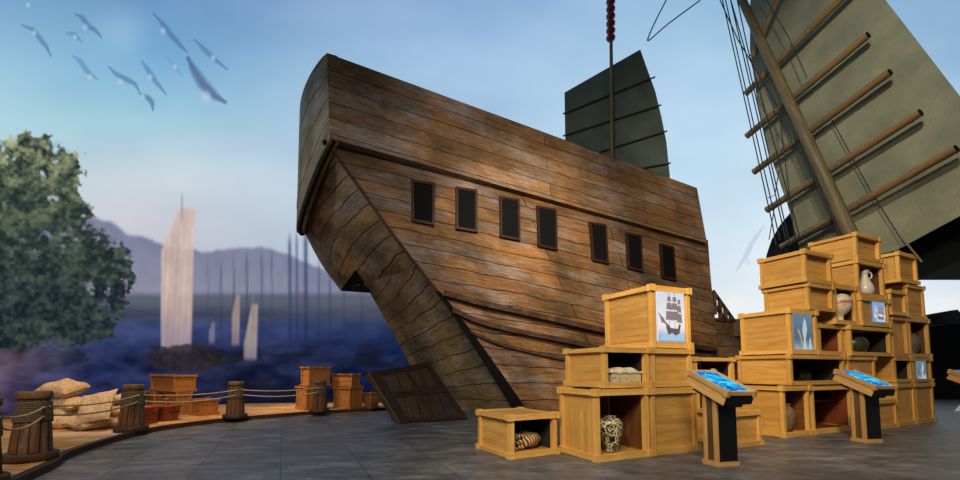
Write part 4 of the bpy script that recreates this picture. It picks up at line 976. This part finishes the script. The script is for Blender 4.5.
# underside where the upper transom overhangs
def tsurf(px,py,fn,off=.05):
    best=None
    for i in range(61):
        for j in range(61):
            p=fn(i/60,j/60); q=proj(*p); d=(q[0]-px)**2+(q[1]-py)**2
            if best is None or d<best[0]: best=(d,i/60,j/60)
    _,a0,b0=best
    for it in range(3):
        st=(1/60)/(4**it)
        for i in range(-4,5):
            for j in range(-4,5):
                a_,b_=min(max(a0+i*st/4,0),1),min(max(b0+j*st/4,0),1); p=fn(a_,b_); q=proj(*p); d=(q[0]-px)**2+(q[1]-py)**2
                if d<best[0]: best=(d,a_,b_)
        _,a0,b0=best
    p=fn(a0,b0); tocam=(Vector((0,0,CAMZ))-p).normalized(); return p+tocam*off
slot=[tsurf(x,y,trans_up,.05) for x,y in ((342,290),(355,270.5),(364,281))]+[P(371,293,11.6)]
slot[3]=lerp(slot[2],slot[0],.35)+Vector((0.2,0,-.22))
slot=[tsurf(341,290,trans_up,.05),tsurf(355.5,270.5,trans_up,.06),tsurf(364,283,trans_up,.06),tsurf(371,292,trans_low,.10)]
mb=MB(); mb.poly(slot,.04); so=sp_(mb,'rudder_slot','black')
m3=sum(slot,Vector())/4
mb=MB(); mb.poly([lerp(slot[0],m3,.55)+Vector((0,-.06,0)),lerp(slot[1],m3,.45)+Vector((0,-.06,0)),lerp(slot[2],m3,.4)+Vector((0,-.06,0)),lerp(m3,slot[3],.15)+Vector((0,-.06,0))]); sp_(mb,'slot_beam','transom',so)
# crevice under stern bulwark
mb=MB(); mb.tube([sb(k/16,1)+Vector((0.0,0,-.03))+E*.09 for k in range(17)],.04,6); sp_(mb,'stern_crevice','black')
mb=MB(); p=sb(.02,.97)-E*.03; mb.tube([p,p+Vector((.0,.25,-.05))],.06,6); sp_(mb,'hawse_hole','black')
# corner board along near edge, then a painted shadow strip down the chine
mb=MB(); pts=[]; V=[];
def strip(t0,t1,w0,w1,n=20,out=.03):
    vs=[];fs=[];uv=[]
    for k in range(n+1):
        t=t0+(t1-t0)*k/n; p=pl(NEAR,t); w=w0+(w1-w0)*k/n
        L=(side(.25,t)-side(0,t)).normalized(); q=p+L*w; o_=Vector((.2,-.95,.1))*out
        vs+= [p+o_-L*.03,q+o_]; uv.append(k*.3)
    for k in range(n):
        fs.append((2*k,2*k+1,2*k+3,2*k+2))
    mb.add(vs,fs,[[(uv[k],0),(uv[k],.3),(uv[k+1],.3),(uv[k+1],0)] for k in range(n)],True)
strip(0,.58,.05,.08); sp_(mb,'corner_board','wale')
mb=MB(); strip(.56,1.0,.10,.42,out=.06); sp_(mb,'chine_shadow_strip','black')  # black strip widening downward: the shadow wedge built as a dark surface
# wales
def wale(pxs,name,r=.11,mat='wale',h=None):
    pts=[]
    for (x,y) in pxs: pts.append(tsurf(x,y,side,0.0))
    c=catmull_v(pts,6); mb=MB(); dn=Vector((0,0,-1)); o_=Vector((.3,-.95,0))
    for i in range(len(c)-1):
        a,b=c[i],c[i+1]; hh=h or .16
        mb.hexa([a-o_*.1+dn*hh,b-o_*.1+dn*hh,b+o_*r+dn*hh*.75,a+o_*r+dn*hh*.75,a-o_*.1,b-o_*.1,b+o_*r-dn*-.02,a+o_*r-dn*-.02])
    return sp_(mb,name,mat)
wale([(444,290),(480,300),(520,309),(560,318),(604,328),(650,337),(714,347)],'wale',.14,h=.22)
wale([(452,307),(480,319),(520,329),(560,337),(604,346),(650,352)],'wale',.12,h=.2)
wale([(470,330),(500,342),(540,352),(580,360)],'wale',.08,h=.13)
mb=MB(); c=[bow(k/10,.40)+Vector((.03,-.12,0)) for k in range(11)]
for i in range(10):
    a,b=c[i],c[i+1]; mb.hexa([a+Vector((0,.2,-.2)),b+Vector((0,.2,-.2)),b+Vector((0,0,-.2)),a+Vector((0,0,-.2)),a+Vector((0,.2,0)),b+Vector((0,.2,0)),b,a])
sp_(mb,'wale','wale')
# windows
wins=[[(410.5,180),(434,183.5),(433.5,226),(411,221.5)],[(455,187.5),(476,190.5),(476.5,233),(455,229.5)],[(498.5,197),(518,200),(519,241.5),(499,237.5)],[(535.5,206.5),(555,210),(556,251),(537,247)],
      [(588,222.5),(604.5,225.5),(607,264.5),(591,261)],[(624.5,233),(639.5,236),(641.5,272.5),(626.5,269)],[(658.5,244),(672,247.5),(674.5,281.5),(660.5,278)]]
for wq in wins:
    c=[tsurf(x,y,side,0.0) for x,y in wq]; n=(c[1]-c[0]).cross(c[3]-c[0]).normalized()
    if n.dot(Vector((0,0,CAMZ))-c[0])<0: n=-n
    m=sum(c,Vector())/4; mb=MB(); inner=[lerp(p,m,.24) if True else p for p in c]
    # constant width frame
    def inset(c,wd):
        out=[]
        for i in range(4):
            p=c[i]; a=(c[(i+1)%4]-p).normalized(); b=(c[i-1]-p).normalized(); out.append(p+a*wd+b*wd)
        return out
    inner=inset(c,.06)
    for i in range(4):
        j=(i+1)%4; mb.hexa([c[i]-n*.04,c[j]-n*.04,inner[j]-n*.04,inner[i]-n*.04,c[i]+n*.09,c[j]+n*.09,inner[j]+n*.09,inner[i]+n*.09])
    wf=sp_(mb,'window_frame','winframe')
    mb=MB(); mb.poly([p+n*.05 for p in inner],.03); 
    o=sp_(mb,'pane','black',wf)
# rudder
rc=[P(369,372.5,10.35),P(428,362,11.2),G(468,419.5,.01),G(401,423.5,.01)]
n=(rc[1]-rc[0]).cross(rc[3]-rc[0]).normalized()
if n.y>0: n=-n
back_=[p-n*.10+Vector((-.09,.0,0)) for p in rc]
mb=MB(); mb.hexa([rc[3],rc[2],back_[2],back_[3],rc[0],rc[1],back_[1],back_[0]]); rud=sp_(mb,'rudder','rudder')
def rq(u,v,o=0): return lerp(lerp(rc[0],rc[1],u),lerp(rc[3],rc[2],u),v)+n*o
mb=MB()
def rbar(u0,v0,u1,v1,w=.10,o=.03):
    a=rq(u0,v0);b=rq(u1,v1); d=(b-a).normalized(); s_=n.cross(d).normalized()*w/2
    mb.hexa([a-s_,b-s_,b+s_,a+s_,a-s_+n*o,b-s_+n*o,b+s_+n*o,a+s_+n*o])
rbar(.0,.06,1,.06,.16); rbar(.0,.5,1,.5,.20); rbar(.06,0,.06,1,.22); rbar(.55,.06,.55,.5,.08); rbar(.5,.5,.5,1,.08); rbar(.96,0,.96,1,.12); rbar(.0,.96,1,.96,.10)
sp_(mb,'rudder_frame','rudder_frame',rud)
mb=MB(); mb.tube([rc[0]+n*.02-Vector((.03,0,0)),rc[3]+n*.02-Vector((.03,0,0))],.013,6); sp_(mb,'rudder_edge_trim','mast',rud)
# aft sail with battens, pole, beads
YS=14.6
so=[(564.5,93),(640,50),(647,70),(655,92),(661,117),(666,142),(669.5,176),(669,200),(566,200)]
mb=MB(); mb.poly([P(x,y,YS) for x,y in so],.03); sl=sp_(mb,'aft_sail','aftsail')
for (x0,y0,x1,y1) in ((563,114,655,77),(563,136,661,105),(574,160,667,131),(600,176,670.5,163)):
    mb=MB(); mb.tube([P(x0,y0,YS-.08),P(x1,y1,YS-.08)],.03,8); sp_(mb,'batten','batten',sl)
mb=MB(); a=P(612.5,210,YS-.3); a0=Vector((a.x,a.y,a.z)); top=P(610.5,-30,YS-.3); mb.tube([a0,top],[.075,.05],10); mp=sp_(mb,'aft_mast','mast')
for k in range(6):
    c=P(610.7,38-7.2*k,YS-.3); mb=MB(); mb.lathe([(.001,-.13),(.09,-.11),(.155,-.04),(.16,.03),(.11,.10),(.001,.13)],16,c); sp_(mb,'red_bead','lantern',mp)
tag(ship,'huge weathered wooden junk ship hull with seven small windows and a dark aft sail','ship')
# poop deck
mb=MB(); mb.grid(lambda u,v:bul(u,.75,.2+v*(Wd-.4)),10,4,lambda u,v:(u*11,v*5)); sp_(mb,'poop_deck','side')

# ------------------------------------------------------------------ main mast, sail and spars
rig=empty('main_mast_rig',(11,13.5,0))
def rg(mb,name,mat,parent=rig):
    o=mb.build(name,M[mat])
    if parent is rig: keepworld(o,rig)
    else: o.parent=parent
    return o
pdir=Vector((.298,-.954,0)); pn=Vector((.954,.298,0)); P0=P(754,172,14.0)
def PP(px,py,off=0.0):
    d=Vector(ray(px,py)); k=(pn.dot(Vector((P0.x,P0.y,0)))+off)/(pn.x*d.x+pn.y*d.y); return Vector((0,0,CAMZ))+d*k
so=[(752,-45),(750,10),(750,50),(757,100),(765,140),(776,172),(787,203),(797,238),(800,252),(850,262),(897,250),(930,232),(975,208),(1010,190),(1010,170),(960,97),(885,0),(850,-45)]
sailpts=[PP(x,y,.35) for x,y in so]
mb=MB(); mb.poly(sailpts,.03,1.0); sl=rg(mb,'sail','sail')
for a,b in (((753,56),(788,-22)),((746,93.5),(862,-22)),((747,136),(868,35)),((754,172),(890,72)),((767,210),(920.5,112.5)),((782,247),(956.5,148.5))):
    p0=PP(*a,0); p1=PP(*b,0); mid=lerp(p0,p1,.45)
    mb=MB(); n_=22; pts=[lerp(p0,p1,k/n_) for k in range(n_+1)]; rs=[(.10+.02*(k%2==0)*(k<n_*.8))*(1-.12*(k==0)) for k in range(n_+1)]
    rs=[.098+(.006 if k%3==0 else 0) for k,p in enumerate(pts)]
    mb.tube(pts,rs,12); s_=rg(mb,'spar','spar')
    mb=MB(); m0=int(n_*.62); mb.tube([lerp(p0,p1,k/60) for k in range(0,38)],[.098+(.016 if k%3==0 else .007) for k in range(0,38)],10); rg(mb,'rope_lashing','spar_grey',s_)
    d=(p1-p0).normalized(); mb=MB(); mb.tube([p1-d*.0,p1+d*.012],[.094,.090],14); rg(mb,'end_cap','black',s_)
m0=PP(858,250,-.30); m1=PP(742,0,-.30); d=(m1-m0); mb=MB(); mb.tube([m0+Vector((.5,.5,-1.6)),m0,lerp(m0,m1,.5),m1,m1+d*.5],[.19,.17,.15,.125,.10],16); rg(mb,'mast','mast')
# rigging ropes
def rline(pts,off=-.4,r=.018,name='rigging_rope'):
    mb=MB(); mb.tube([PP(x,y,off) for x,y in pts],r,5); rg(mb,name,'rig')
rline([(718,-20),(772,222),(776,245)]); rline([(721,-20),(780,240)]); rline([(726,-20),(786,240)]); rline([(728,-10),(745,50),(790,245)])
rline([(720,0),(738,40),(750,60),(797,140),(842,238)]); rline([(733,-20),(748,50),(776,150),(800,238)],-.4); 
rline([(755,-20),(790,40),(807,78)],-.2,.012); rline([(779,112),(790,200),(795,240)],-.4,.014)
rline([(832,120),(870,190),(905,245)],.15,.012); rline([(775,205),(769,240)],-.4,.014); rline([(779,170),(775,195),(768,198)],-.4,.014)
mb=MB(); mb.tube([PP(902,238,-.1),PP(922,262,-.1)],.022,6); rg(mb,'pale_rod','spar_grey')
# low yard at the foot of the sail
mb=MB(); mb.tube([PP(782,248,-.12),PP(832,222,-.12)],.07,8); rg(mb,'foot_yard','batten')
tag(rig,'raked wooden mast with a big grey-green sail and bamboo spars above the right crates','mast')
# loop of rope hanging in the sky
mb=MB(); L=[P(x,y,11.5) for x,y in ((676,-26),(668,-4),(657,18),(648.5,37),(650,39.5),(668,24),(699,1),(725,-20))]; mb.tube(catmull_v(L,5),.018,6); tag(mb.build('hanging_rope',M['rig']),'thin black rope loop hanging in the sky above the ship','rope')
# dark canopy behind the sail
cn=[(768,262),(769,255),(774,240),(782,226),(792,214),(806,202),(830,190),(870,180),(930,172),(1010,150),(1100,120),(1100,281),(960,280),(923,280),(860,282),(800,284),(768,284)]
mb=MB(); mb.poly([PP(x,y,1.6) for x,y in cn],.12); tag(mb.build('black_canopy',M['canopy']),'black round-ended canopy behind the foot of the big sail','canopy')
# dark side wall with rooflike top at right
mb=MB()
YD=17.5; YW=18.5
mb.poly([P(x,y,YD) for x,y in ((905,327),(930,326),(945,324),(1100,322),(1100,406),(905,406))],.2)
for f in [0]:
    b0=P(905,330,YD); b1=P(1100,330,YD); mb.box(b0.x,b1.x,YD,YD+.2,0,P(930,327,YD).z-.2)
tag(mb.build('wall_right',M['darkwall']),kind='structure')
mb=MB(); mb.poly([P(x,y,YW) for x,y in ((905,320),(927,314.5),(950,310.5),(953,313.5),(1100,318),(1100,325),(905,326))],.3); tag(mb.build('slate_roof',M['roofdark']),'dark slate roof edge against pale sky at the far right','roof')
# thin wire on the dark wall
# lamp-dark floor mat behind right stack is just floor

# ------------------------------------------------------------------ light
wd=bpy.data.worlds.new('world'); bpy.context.scene.world=wd; wd.use_nodes=True
wd.node_tree.nodes['Background'].inputs[0].default_value=(0.42,0.48,0.6,1); wd.node_tree.nodes['Background'].inputs[1].default_value=0.22
def spot(loc,tgt,energy,col,size=60,blend=.6,r=.4):
    l=bpy.data.lights.new('spot_light','SPOT'); l.energy=energy; l.color=col; l.spot_size=math.radians(size); l.spot_blend=blend; l.shadow_soft_size=r
    o=bpy.data.objects.new('spot_light',l); COL.objects.link(o); o.location=loc; o.rotation_euler=(Vector(tgt)-Vector(loc)).to_track_quat('-Z','Y').to_euler(); return o
WARM=(1,.80,.53); WH_=(1,.9,.74)
spot((-1.2,.6,5.0),(1.9,6.0,.8),1250,WARM,62,.8)       # left crates
spot((1.6,.6,7.0),(6.6,8.2,2.0),3000,WARM,58,.8)       # right crates
spot((-5.6,7.6,7.0),(-7.6,10.5,0),1500,(1,.66,.34),62,.8)   # deck left
spot((-7.6,10.2,4.6),(-4.6,13.0,.3),1100,(1,.67,.36),46,.8)   # deck right
spot((-4.5,1.5,6.0),(-6.8,7.0,.3),900,(1,.68,.38),70,.8)
spot((1.0,2.5,7.5),(1.8,11.5,4.2),4200,(1,.86,.66),46,1.0)   # ship side windows
spot((-2.5,-1,9),(5,13,5.2),3000,(1,.90,.76),60,.9)
spot((-9,4,8),(-3.4,11,5.2),800,(.95,.92,.85),42,.9)   # transom
spot((3,2,12),(10.5,12,8),4200,(1,.93,.76),60,.9)       # sail
spot((0,-3,7),(-1,7,0),2300,(1,.95,.88),85,1.0,1.0)   # floor
bpy.context.scene.view_settings.view_transform='Standard'
bpy.context.scene.view_settings.look='None'
